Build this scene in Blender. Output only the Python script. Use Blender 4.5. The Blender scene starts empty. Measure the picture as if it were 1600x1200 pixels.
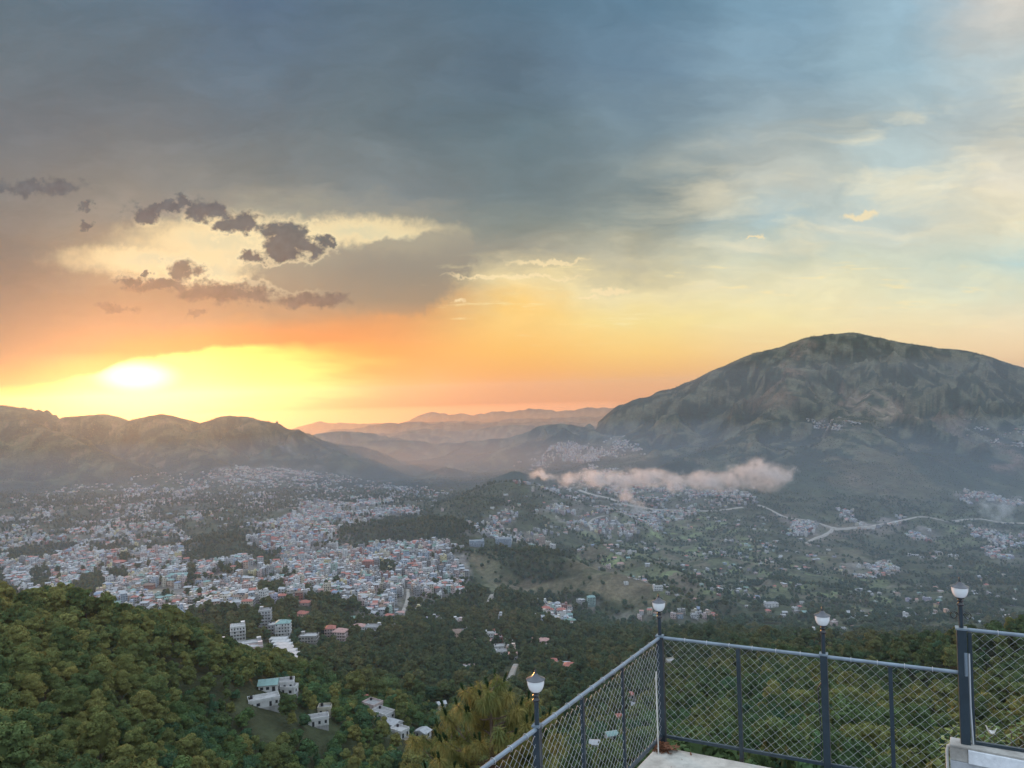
import bpy, bmesh, math, random
import numpy as np
from mathutils import Vector, Matrix
random.seed(7); rng = np.random.default_rng(7)
SC = bpy.context.scene; COL = SC.collection
R = math.radians

# ------------------------------------------------------------------ camera
F = 1180.0; PITCH = 17/1180.0; ROLL = 0.030
fw = np.array([0, math.cos(PITCH), math.sin(PITCH)])
up0 = np.array([0, -math.sin(PITCH), math.cos(PITCH)])
X0 = np.array([1.0, 0, 0])
rt = X0*math.cos(ROLL) - up0*math.sin(ROLL)
up = up0*math.cos(ROLL) + X0*math.sin(ROLL)
def pxdir(x, y):
    return fw + (x-800)/F*rt - (y-600)/F*up
def at(x, y, D):
    d = pxdir(x, y); return d*(D/d[1])
def topx(X, Y, Z):
    w = X*fw[0]+Y*fw[1]+Z*fw[2]
    w = np.maximum(w, 1e-3)
    return 800+F*(X*rt[0]+Y*rt[1]+Z*rt[2])/w, 600-F*(X*up[0]+Y*up[1]+Z*up[2])/w
cd = bpy.data.cameras.new("camera"); cam = bpy.data.objects.new("camera", cd); COL.objects.link(cam)
cam.matrix_world = Matrix([[rt[0], up[0], -fw[0], 0], [rt[1], up[1], -fw[1], 0], [rt[2], up[2], -fw[2], 0], [0, 0, 0, 1]])
cd.sensor_width = 36; cd.lens = 36*F/1600; cd.clip_start = 0.1; cd.clip_end = 120000
SC.camera = cam
SC.view_settings.view_transform = 'Standard'; SC.view_settings.look = 'None'
SC.view_settings.exposure = 0.0; SC.view_settings.gamma = 1.0
SC.cycles.use_denoising = True
SC.cycles.max_bounces = 5; SC.cycles.diffuse_bounces = 2; SC.cycles.volume_bounces = 1
SC.cycles.transparent_max_bounces = 8; SC.cycles.sample_clamp_indirect = 4.0; SC.cycles.sample_clamp_direct = 0
SC.cycles.use_adaptive_sampling = False
SC.cycles.caustics_reflective = False; SC.cycles.caustics_refractive = False

# ------------------------------------------------------------------ node helpers
def lin(c):
    return tuple((v/255/12.92 if v/255 <= .04045 else ((v/255+.055)/1.055)**2.4) for v in c)
class NT:
    def __init__(s, nt): s.nt = nt; s.N = nt.nodes; s.L = nt.links
    def new(s, t, **k):
        n = s.N.new(t)
        for a, b in k.items(): setattr(n, a, b)
        return n
    def put(s, sock, v):
        if isinstance(v, bpy.types.NodeSocket): s.L.new(v, sock)
        elif v is not None:
            if hasattr(sock.default_value, '__len__') and not hasattr(v, '__len__'): v = (v,)*len(sock.default_value)
            if hasattr(sock.default_value, '__len__') and len(sock.default_value) == 4 and len(v) == 3: v = tuple(v)+(1,)
            sock.default_value = v
    def m(s, op, a, b=None, c=None, clamp=False):
        n = s.new('ShaderNodeMath', operation=op, use_clamp=clamp)
        for i, v in enumerate((a, b, c)):
            if v is not None: s.put(n.inputs[i], v)
        return n.outputs[0]
    def v(s, op, a, b=None, out=0):
        n = s.new('ShaderNodeVectorMath', operation=op)
        s.put(n.inputs[0], a)
        if b is not None: s.put(n.inputs[1], b)
        return n.outputs[out]
    def mix(s, f, a, b, mode='MIX'):
        n = s.new('ShaderNodeMix', data_type='RGBA', blend_type=mode, clamp_factor=True)
        s.put(n.inputs[0], f); s.put(n.inputs[6], a); s.put(n.inputs[7], b)
        return n.outputs[2]
    def ramp(s, f, stops, interp='LINEAR'):
        n = s.new('ShaderNodeValToRGB'); r = n.color_ramp; r.interpolation = interp
        while len(r.elements) > 1: r.elements.remove(r.elements[0])
        r.elements[0].position = stops[0][0]; r.elements[0].color = tuple(stops[0][1])+(1,)
        for p, c in stops[1:]:
            e = r.elements.new(p); e.color = tuple(c)+(1,)
        s.put(n.inputs[0], f); return n.outputs[0]
    def ss(s, x, a, b):
        n = s.new('ShaderNodeMapRange', interpolation_type='SMOOTHSTEP')
        s.put(n.inputs[0], x); s.put(n.inputs[1], a); s.put(n.inputs[2], b)
        return n.outputs[0]
    def noise(s, vec, scale, det=4, rough=.5, dist=0, color=False, dim='3D'):
        n = s.new('ShaderNodeTexNoise', noise_dimensions=dim)
        s.put(n.inputs['Vector'], vec); s.put(n.inputs['Scale'], scale); s.put(n.inputs['Detail'], det)
        s.put(n.inputs['Roughness'], rough); s.put(n.inputs['Distortion'], dist)
        return n.outputs['Color' if color else 'Fac']
    def xyz(s, x, y, z=0.0):
        n = s.new('ShaderNodeCombineXYZ')
        for i, v in enumerate((x, y, z)): s.put(n.inputs[i], v)
        return n.outputs[0]
    def sep(s, v):
        n = s.new('ShaderNodeSeparateXYZ'); s.put(n.inputs[0], v); return n.outputs

# ------------------------------------------------------------------ sky
SUN_PX = (212, 592); SUN_EL = 3.0
sd = pxdir(*SUN_PX); SUN_AZ = math.atan2(sd[0], sd[1])
world = bpy.data.worlds.new("World"); SC.world = world; world.use_nodes = True
def build_sky():
    w = NT(world.node_tree); w.N.clear()
    tc = w.new('ShaderNodeTexCoord'); d = w.v('NORMALIZE', tc.outputs['Generated'])
    X, Y, Z = w.sep(d)
    yy = w.m('MAXIMUM', Y, 0.12)
    dfw = w.m('MAXIMUM', w.v('DOT_PRODUCT', d, tuple(fw), out=1), 0.15)
    U = w.m('MULTIPLY_ADD', w.m('DIVIDE', w.v('DOT_PRODUCT', d, tuple(rt), out=1), dfw), F/100, 8.0)   # hundreds of arc units east
    V = w.m('MULTIPLY_ADD', w.m('DIVIDE', w.v('DOT_PRODUCT', d, tuple(up), out=1), dfw), -F/100, 6.0)  # ... down from the zenith side
    P = w.xyz(U, V)
    # soft warp so that cloud sheets have no straight edges
    n1 = w.noise(w.v('MULTIPLY', P, (.35, .8, 1)), 1.0, 5, .55, color=True)
    n2 = w.noise(w.v('MULTIPLY', P, (1.2, 3.2, 1)), 1.3, 5, .6, color=True)
    o1 = w.v('MULTIPLY', w.v('SUBTRACT', n1, (.5, .5, .5)), (2.2, 1.3, 0))
    o2 = w.v('MULTIPLY', w.v('SUBTRACT', n2, (.5, .5, .5)), (.5, .35, 0))
    keep = w.ss(V, 5.7, 4.4)                                              # little warp by the horizon
    PW = w.v('ADD', P, w.v('MULTIPLY', w.v('ADD', o1, o2), w.xyz(keep, keep, 0)))
    UW, VW, _ = w.sep(PW)
    ys = [0, 100, 200, 300, 350, 400, 450, 500, 550, 600, 650]
    cols = {
     0:   [(97,118,135),(102,117,129),(106,117,127),(120,127,129),(122,126,126),(118,119,117),(134,124,114),(150,128,110),(160,130,105),(190,132,90),(250,170,80)],
     200: [(95,117,136),(100,117,131),(108,119,128),(128,134,134),(138,141,137),(160,150,132),(155,138,118),(168,138,114),(190,135,95),(255,245,140),(255,200,70)],
     400: [(90,114,140),(98,119,138),(107,122,133),(128,137,139),(160,160,148),(205,195,165),(165,148,125),(175,144,115),(225,160,95),(255,245,120),(255,185,60)],
     600: [(92,115,135),(98,118,134),(103,121,132),(122,134,140),(158,157,146),(150,149,140),(150,143,128),(215,158,108),(255,175,95),(255,185,90),(245,140,50)],
     800: [(90,120,144),(94,117,137),(100,122,135),(116,132,138),(135,145,142),(158,157,146),(242,222,170),(255,212,128),(255,195,100),(250,168,78),(238,140,62)],
     1000:[(95,130,157),(108,136,160),(122,144,158),(133,147,150),(145,155,152),(185,182,162),(240,225,175),(250,226,150),(255,210,122),(248,174,85),(238,140,62)],
     1200:[(125,160,186),(138,168,190),(152,170,180),(196,201,195),(172,195,202),(212,216,196),(236,230,192),(246,230,172),(250,214,148),(245,178,95),(240,150,80)],
     1400:[(150,181,202),(154,184,202),(172,190,198),(185,203,206),(205,214,208),(212,219,202),(235,232,198),(246,230,184),(250,215,160),(245,182,105),(240,150,80)],
     1600:[(215,211,206),(182,197,204),(188,198,200),(226,221,205),(236,229,202),(186,211,211),(222,224,200),(246,229,190),(250,216,165),(245,182,105),(240,150,80)]}
    xs = sorted(cols); f = w.m('MULTIPLY', VW, 1/6.5, clamp=True)
    cur = None
    for i, x in enumerate(xs):
        r = w.ramp(f, [(y/650, lin(c)) for y, c in zip(ys, cols[x])], 'CARDINAL' if False else 'LINEAR')
        cur = r if cur is None else w.mix(w.ss(UW, xs[i-1]/100, x/100), cur, r)
    # thin bright veils, right hand part of the sky
    veil = w.noise(w.v('ADD', w.v('MULTIPLY', P, (.35, 1.5, 1)), w.v('MULTIPLY', n1, (1.2, 1.2, 0))), 1.3, 5, .52)
    dsl = w.m('ADD', V, w.m('MULTIPLY', w.m('SUBTRACT', U, 12), .22))
    band = w.m('MULTIPLY', w.ss(dsl, 1.7, 2.7), w.ss(dsl, 4.9, 4.0))
    band = w.m('MULTIPLY', band, w.ss(U, 8.5, 12.2))
    fv = w.m('MULTIPLY', w.ss(veil, .44, .70), band)
    cur = w.mix(w.m('MULTIPLY', fv, .55), cur, lin((252, 240, 208)))
    # broad mottling of the grey deck
    mot = w.noise(w.v('MULTIPLY', PW, (.6, 1.3, 1)), 1.0, 6, .55)
    cur = w.mix(w.m('MULTIPLY', w.ss(V, 5.6, 3.6), 1), cur, w.mix(1.0, cur, w.ramp(mot, [(.25, (.86,)*3), (.5, (.99,)*3), (.75, (1.12,)*3)]), 'MULTIPLY'))
    fine = w.noise(w.v('MULTIPLY', PW, (1.6, 4.5, 1)), 1.2, 6, .6)
    cur = w.mix(w.ss(V, 5.9, 4.5), cur, w.mix(1.0, cur, w.ramp(fine, [(.25, (.95,)*3), (.75, (1.05,)*3)]), 'MULTIPLY'))
    # helpers for cloud patches: list of ellipses -> smooth distance
    def blobs(lst, vec):
        cur = None
        for cx, cy, rx, ry in lst:
            q = w.v('MULTIPLY', w.v('SUBTRACT', vec, (cx/100, cy/100, 0)), (100/rx, 100/ry, 0))
            l = w.v('LENGTH', q, out=1)
            cur = l if cur is None else w.m('SMOOTH_MIN', cur, l, .25)
        return cur
    cl = w.noise(P, 3.2, 8, .6, color=True)
    Pc = w.v('ADD', P, w.v('MULTIPLY', w.v('SUBTRACT', cl, (.5, .5, .5)), (.85, .40, 0)))
    Pc = w.v('ADD', Pc, w.v('MULTIPLY', w.v('SUBTRACT', w.noise(P, 14, 5, .6, color=True), (.5, .5, .5)), (.14, .10, 0)))
    # bright gap behind the dark puffs
    gap = blobs([(250, 405, 130, 22), (345, 375, 130, 30), (400, 400, 110, 45), (560, 362, 120, 20), (630, 375, 70, 22), (330, 425, 110, 22)], Pc)
    cur = w.mix(w.m('MULTIPLY', w.ss(gap, 1.6, .35), .9), cur, lin((253, 232, 184)))
    cur = w.mix(w.m('MULTIPLY', w.ss(gap, .8, .1), .55), cur, lin((205, 205, 180)))
    # shaded cumulus bank in front of the gap, right of it
    bank = blobs([(520, 425, 140, 42), (600, 440, 110, 55), (680, 400, 70, 42), (450, 450, 80, 22), (610, 395, 45, 25)], Pc)
    bc = w.ramp(w.m('MULTIPLY', V, .1), [(.37, lin((160, 157, 145))), (.42, lin((148, 143, 132))), (.47, lin((158, 143, 122))), (.5, lin((200, 155, 112)))])
    cur = w.mix(w.m('MULTIPLY', w.ss(bank, 1.15, .80), .9), cur, bc)
    # dark puffs
    puff = blobs([(285, 318, 14, 10), (320, 332, 38, 17), (375, 350, 42, 17), (225, 335, 28, 17), (262, 322, 30, 9), (445, 372, 40, 26), (485, 382, 32, 15), (515, 385, 14, 6), (400, 399, 28, 12), (440, 395, 40, 14)], Pc)
    puff2 = blobs([(282, 424, 26, 19), (229, 427, 8, 8), (205, 440, 26, 9), (250, 446, 60, 10), (340, 455, 62, 17), (390, 462, 48, 13), (480, 468, 66, 12), (135, 321, 12, 7), (128, 354, 11, 6), (60, 292, 75, 13), (180, 482, 32, 6), (310, 492, 14, 6)], Pc)
    er = w.m('MULTIPLY', w.m('SUBTRACT', w.noise(w.v('MULTIPLY', P, (1, 1.35, 1)), 3.6, 6, .54), .5), 2.6)
    puff = w.m('ADD', puff, er); puff2 = w.m('ADD', puff2, w.m('MULTIPLY', er, .8))
    rim = w.m('MULTIPLY', w.ss(w.m('MINIMUM', puff, puff2), 1.55, 1.05), w.m('MULTIPLY', w.ss(gap, 1.8, .7), .55))
    cur = w.mix(rim, cur, lin((255, 238, 195)))
    pc = w.ramp(w.m('MULTIPLY', V, .1), [(.31, lin((84, 98, 110))), (.38, lin((88, 96, 104))), (.44, lin((98, 97, 99))), (.48, lin((128, 112, 102)))])
    pc = w.mix(1.0, pc, w.ramp(w.noise(P, 7, 5), [(.3, (.85,)*3), (.7, (1.2,)*3)]), 'MULTIPLY')
    cur = w.mix(w.m('MULTIPLY', w.ss(puff, 1.25, .60), .95), cur, pc)
    cur = w.mix(w.m('MULTIPLY', w.ss(puff2, 1.3, .55), .9), cur, pc)
    # clear band under the deck round the sun; its upper edge is the cloud base
    jag = w.m('MULTIPLY', w.m('SUBTRACT', w.noise(P, 2.2, 7, .55), .5), .16)
    base = w.m('ADD', jag, w.m('MULTIPLY', w.ramp(w.m('MULTIPLY', U, .1), [(0, (.605,)*3), (.10, (.592,)*3), (.155, (.578,)*3), (.19, (.560,)*3), (.25, (.553,)*3), (.33, (.541,)*3), (.42, (.535,)*3), (.52, (.531,)*3), (.8, (.52,)*3)], 'B_SPLINE'), 10.0))
    below = w.m('SUBTRACT', V, base)
    g = w.v('LENGTH', w.v('MULTIPLY', w.v('SUBTRACT', P, (SUN_PX[0]/100, 5.88, 0)), (1/2.3, 1/.85, 0)), out=1)
    g2 = w.v('LENGTH', w.v('MULTIPLY', w.v('SUBTRACT', P, (3.6, 5.80, 0)), (1/2.5, 1/.62, 0)), out=1)
    glow = w.mix(w.ss(w.m('ADD', g2, w.m('MULTIPLY', w.m('SUBTRACT', w.noise(w.v('MULTIPLY', P, (.5, 3.5, 1)), 1.0, 5, .6), .5), 1.1)), 1.3, .35), lin((255, 172, 72)), lin((255, 246, 120)))
    glow = w.mix(w.ss(g, .9, .2), glow, lin((248, 246, 140)))
    glow = w.mix(w.ss(g, .36, .04), glow, (1.5, 1.4, 1.2))
    lim = w.ss(U, 7.2, 4.4)
    cur = w.mix(w.m('MULTIPLY', w.ss(below, -.45, .0), w.m('MULTIPLY', w.ss(U, 7.0, 4.5), .55)), cur, lin((250, 140, 62)))
    cur = w.mix(w.m('MULTIPLY', w.ss(below, -.02, w.ramp(w.m('MULTIPLY', U, .1), [(.4, (.07,)*3), (.55, (.35,)*3)])), lim), cur, glow)
    # small lit streaks low on the right
    st = w.noise(w.v('MULTIPLY', P, (.8, 6, 1)), 1.1, 7, .65)
    stm = w.m('MULTIPLY', w.ss(st, .56, .70), w.m('MULTIPLY', w.m('MULTIPLY', w.ss(V, 3.9, 4.3), w.ss(V, 5.6, 5.0)), w.ss(U, 6.3, 7.5)))
    cur = w.mix(w.m('MULTIPLY', stm, .6), cur, lin((255, 236, 180)))
    bits = blobs([(955, 456, 42, 7), (925, 466, 28, 4), (1340, 338, 30, 8), (1180, 370, 22, 3), (715, 472, 18, 5), (860, 408, 70, 5), (800, 432, 120, 4)], Pc)
    cur = w.mix(w.m('MULTIPLY', w.ss(bits, 1.1, .4), .7), cur, lin((255, 232, 185)))
    # rest of the dome: sky model plus unseen fill light added behind and above
    sk = w.new('ShaderNodeTexSky'); sk.sky_type = 'NISHITA'; sk.sun_disc = False
    sk.sun_elevation = R(SUN_EL); sk.sun_rotation = SUN_AZ; sk.altitude = 1700; sk.dust_density = 2.0
    dome = w.mix(1.0, sk.outputs[0], (DOME,)*3, 'MULTIPLY')
    dome = w.mix(.5, dome, DOMEC)
    dome = w.mix(1.0, dome, w.mix(w.ss(Z, -.05, .75), (.22, .24, .28), (1.0, 1.0, 1.0)), 'MULTIPLY')
    cur = w.mix(1.0, cur, w.mix(w.ss(V, 5.4, 3.8), (1, 1, 1), (.99, .98, .93)), 'MULTIPLY')
    outm = w.m('MAXIMUM', w.ss(V, -.6, -3.5), w.m('MAXIMUM', w.ss(Y, .42, .05), 0.0))
    cur = w.mix(outm, cur, dome)
    # below the horizon the world is only seen past the edge of the land
    bg = w.new('ShaderNodeBackground'); w.put(bg.inputs[0], cur); bg.inputs[1].default_value = 1.0
    out = w.new('ShaderNodeOutputWorld'); w.L.new(bg.outputs[0], out.inputs[0])
DOME = 0.6; DOMEC = (2.3, 2.65, 3.1)
build_sky()
world.cycles.sampling_method = 'MANUAL'; world.cycles.sample_map_resolution = 1024

sl = bpy.data.lights.new("sun", 'SUN'); sun = bpy.data.objects.new("sun", sl); COL.objects.link(sun)
sl.energy = 3.8; sl.angle = R(0.6); sl.color = (1.0, .45, .15)
e = R(SUN_EL); svec = Vector((math.sin(SUN_AZ)*math.cos(e), math.cos(SUN_AZ)*math.cos(e), math.sin(e)))
sun.rotation_euler = svec.to_track_quat('Z', 'Y').to_euler()

# ------------------------------------------------------------------ noise
def _hash(ix, iy, s):
    h = (ix*374761393 + iy*668265263 + s*2147483647) & 0xFFFFFFFF
    h = ((h ^ (h >> 13))*1274126177) & 0xFFFFFFFF
    return ((h ^ (h >> 16)) & 0xFFFF)/65535.0
def vnoise(x, y, s=0):
    ix = np.floor(x).astype(np.int64); iy = np.floor(y).astype(np.int64)
    fx = x-ix; fy = y-iy
    ux = fx*fx*fx*(fx*(fx*6-15)+10); uy = fy*fy*fy*(fy*(fy*6-15)+10)
    def g(a, b, dx, dy):
        an = _hash(a, b, s)*2*np.pi
        return np.cos(an)*dx+np.sin(an)*dy
    n = (g(ix, iy, fx, fy)*(1-ux)+g(ix+1, iy, fx-1, fy)*ux)*(1-uy)+(g(ix, iy+1, fx, fy-1)*(1-ux)+g(ix+1, iy+1, fx-1, fy-1)*ux)*uy
    return n*1.5
def fbm(x, y, wl, octv=5, s=0, gain=.5):
    a = 1.0; r = 0
    for o in range(octv):
        r = r+a*vnoise(x/wl+o*17.3, y/wl-o*9.1, s+o); wl /= 2.03; a *= gain
    return r
def ridged(x, y, wl, octv=5, s=0, gain=.5):
    a = 1.0; r = 0; wgt = 1.0
    for o in range(octv):
        n = 1-np.abs(vnoise(x/wl+o*13.7, y/wl+o*5.9, s+o))*1.6
        n = n*n*wgt; wgt = np.clip(n*1.4, 0, 1); r = r+a*n; wl /= 2.05; a *= gain
    return r
def inpoly(x, y, poly):
    r = np.zeros(x.shape, bool); n = len(poly); j = n-1
    for i in range(n):
        xi, yi = poly[i]; xj, yj = poly[j]
        if yi != yj: r ^= ((yi > y) != (yj > y)) & (x < (xj-xi)*(y-yi)/(yj-yi)+xi)
        j = i
    return r

# ------------------------------------------------------------------ land: valley floor by bearing, ridges on top
COLS = {  # bearing column: (distance, row) or (distance, None, height)
 -400: [(150,0,-70),(330,0,-84),(500,0,-190),(900,0,-280),(1500,0,-310),(2700,785),(3600,742),(4600,0,-300)],
 0:   [(150,1215),(190,1130),(260,1030),(325,962),(420,0,-150),(600,0,-215),(900,0,-275),(1300,922),(1600,880),(2000,838),(2400,805),(2700,785),(3200,762),(3700,742),(4500,0,-300)],
 200: [(190,1225),(240,1140),(320,1030),(370,1000),(480,0,-160),(600,0,-178),(700,0,-225),(900,0,-268),(1200,935),(1500,890),(1900,845),(2400,805),(2700,785),(3200,765),(3700,745),(4500,0,-300)],
 400: [(230,1300),(300,1225),(370,1155),(430,0,-192),(500,0,-204),(600,1036),(700,0,-225),(800,972),(1000,932),(1300,895),(1600,865),(2000,825),(2500,792),(3000,765),(3600,745),(4500,0,-310)],
 600: [(300,1225),(380,1175),(500,1122),(640,1062),(800,1008),(1000,958),(1300,905),(1600,865),(2000,822),(2500,786),(3000,768),(3600,757),(4500,0,-475)],
 800: [(230,1330),(350,1225),(500,1125),(640,1062),(820,1010),(1050,958),(1350,0,-338),(1700,0,-352),(2200,0,-378),(2700,785),(3300,758),(4200,739),(5300,0,-510)],
 900: [(210,1330),(330,1215),(460,1120),(600,1065),(800,1012),(1050,0,-330),(1300,0,-368),(1700,0,-398),(2100,0,-412),(2600,795),(3100,765),(3800,738),(5000,0,-430)],
 1000:[(190,1300),(300,1222),(430,1125),(560,1070),(780,1015),(1100,0,-345),(1400,0,-402),(1900,0,-440),(2250,850),(2600,812),(2950,780),(3400,745),(4300,705),(5500,0,-300)],
 1100:[(110,1280),(200,1180),(320,1110),(480,1060),(640,1020),(800,0,-265),(1150,0,-362),(1450,0,-420),(1900,885),(2250,852),(2600,812),(2900,780),(3300,745),(4200,700),(5500,0,-200)],
 1200:[(95,1255),(130,1200),(180,1150),(300,1105),(420,1062),(580,1022),(700,1005),(850,0,-290),(1150,972),(1400,948),(1800,900),(2200,856),(2550,818),(2750,790),(3100,752),(3600,702),(4300,640)],
 1300:[(95,1290),(140,1200),(200,1140),(320,1105),(450,1065),(600,1025),(720,1008),(900,0,-330),(1200,980),(1450,952),(1850,902),(2250,858),(2550,822),(2750,795),(3100,755),(3600,700),(4300,640)],
 1400:[(120,1260),(180,1180),(260,0,-125),(350,1135),(480,1085),(620,1040),(720,1020),(900,0,-350),(1200,985),(1500,952),(1900,902),(2300,855),(2580,825),(2750,802),(3100,755),(3600,700),(4300,640)],
 1500:[(100,1330),(150,1260),(230,0,-115),(350,0,-150),(480,1090),(600,1060),(750,0,-300),(1200,985),(1500,950),(1900,900),(2300,852),(2600,828),(2800,805),(3150,758),(3700,700),(4400,640)],
 1600:[(100,1330),(200,0,-100),(350,0,-145),(500,0,-190),(750,0,-320),(1200,985),(1500,950),(1900,900),(2300,852),(2650,824),(2900,800),(3200,758),(3700,700),(4400,640)],
 2100:[(100,0,-60),(200,0,-100),(350,0,-145),(500,0,-190),(750,0,-320),(1200,985),(1500,950),(1900,900),(2300,852),(2650,824),(2900,800),(3200,758),(3700,700),(4400,640)],
}
NA, ND = 1150, 950
A0, A1 = -1.25, 1.25
LD0, LD1 = math.log(14), math.log(28500)
aG = np.linspace(A0, A1, NA); lG = np.linspace(LD0, LD1, ND)
def gsm(a, sig, axis):
    if sig < .3: return a
    k = np.arange(-int(3*sig)-1, int(3*sig)+2); g = np.exp(-k*k/2/sig/sig); g /= g.sum(); p = len(k)//2
    pad = [(0, 0)]*a.ndim; pad[axis] = (p, p)
    b = np.pad(a, pad, mode='edge'); out = np.zeros_like(a)
    for i, w_ in enumerate(g):
        out += w_*(b[i:i+a.shape[0]] if axis == 0 else b[:, i:i+a.shape[1]])
    return out
def build_land():
    ca, cz = [], []
    for x in sorted(COLS):
        pts = []; aa = []
        for e_ in COLS[x]:
            if len(e_) == 3: pts.append((math.log(e_[0]), e_[2]))
            else:
                p = at(x, e_[1], e_[0]); pts.append((math.log(e_[0]), p[2])); aa.append(p[0]/p[1])
        first = pts[0]
        pts = [(math.log(14), -13), (math.log(30), -24), (math.log(min(70, math.exp(first[0])*.7)), max(-50, first[1]*.75))]+pts+[(math.log(5600), -520), (math.log(7000), -580), (math.log(9000), -640), (math.log(14000), -780), (math.log(20000), -980), (math.log(28500), -1200)]
        ca.append((x-800)/F); cz.append(np.interp(lG, [p[0] for p in pts], [p[1] for p in pts]))
    cz = np.array(cz)
    Z = np.empty((ND, NA))
    for j in range(ND): Z[j] = np.interp(aG, ca, cz[:, j])
    Z = gsm(gsm(Z, 5, 0), 14, 1)
    return Z
A, L = np.meshgrid(aG, lG); YY = np.exp(L); XX = A*YY
ZZ = build_land()
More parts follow.
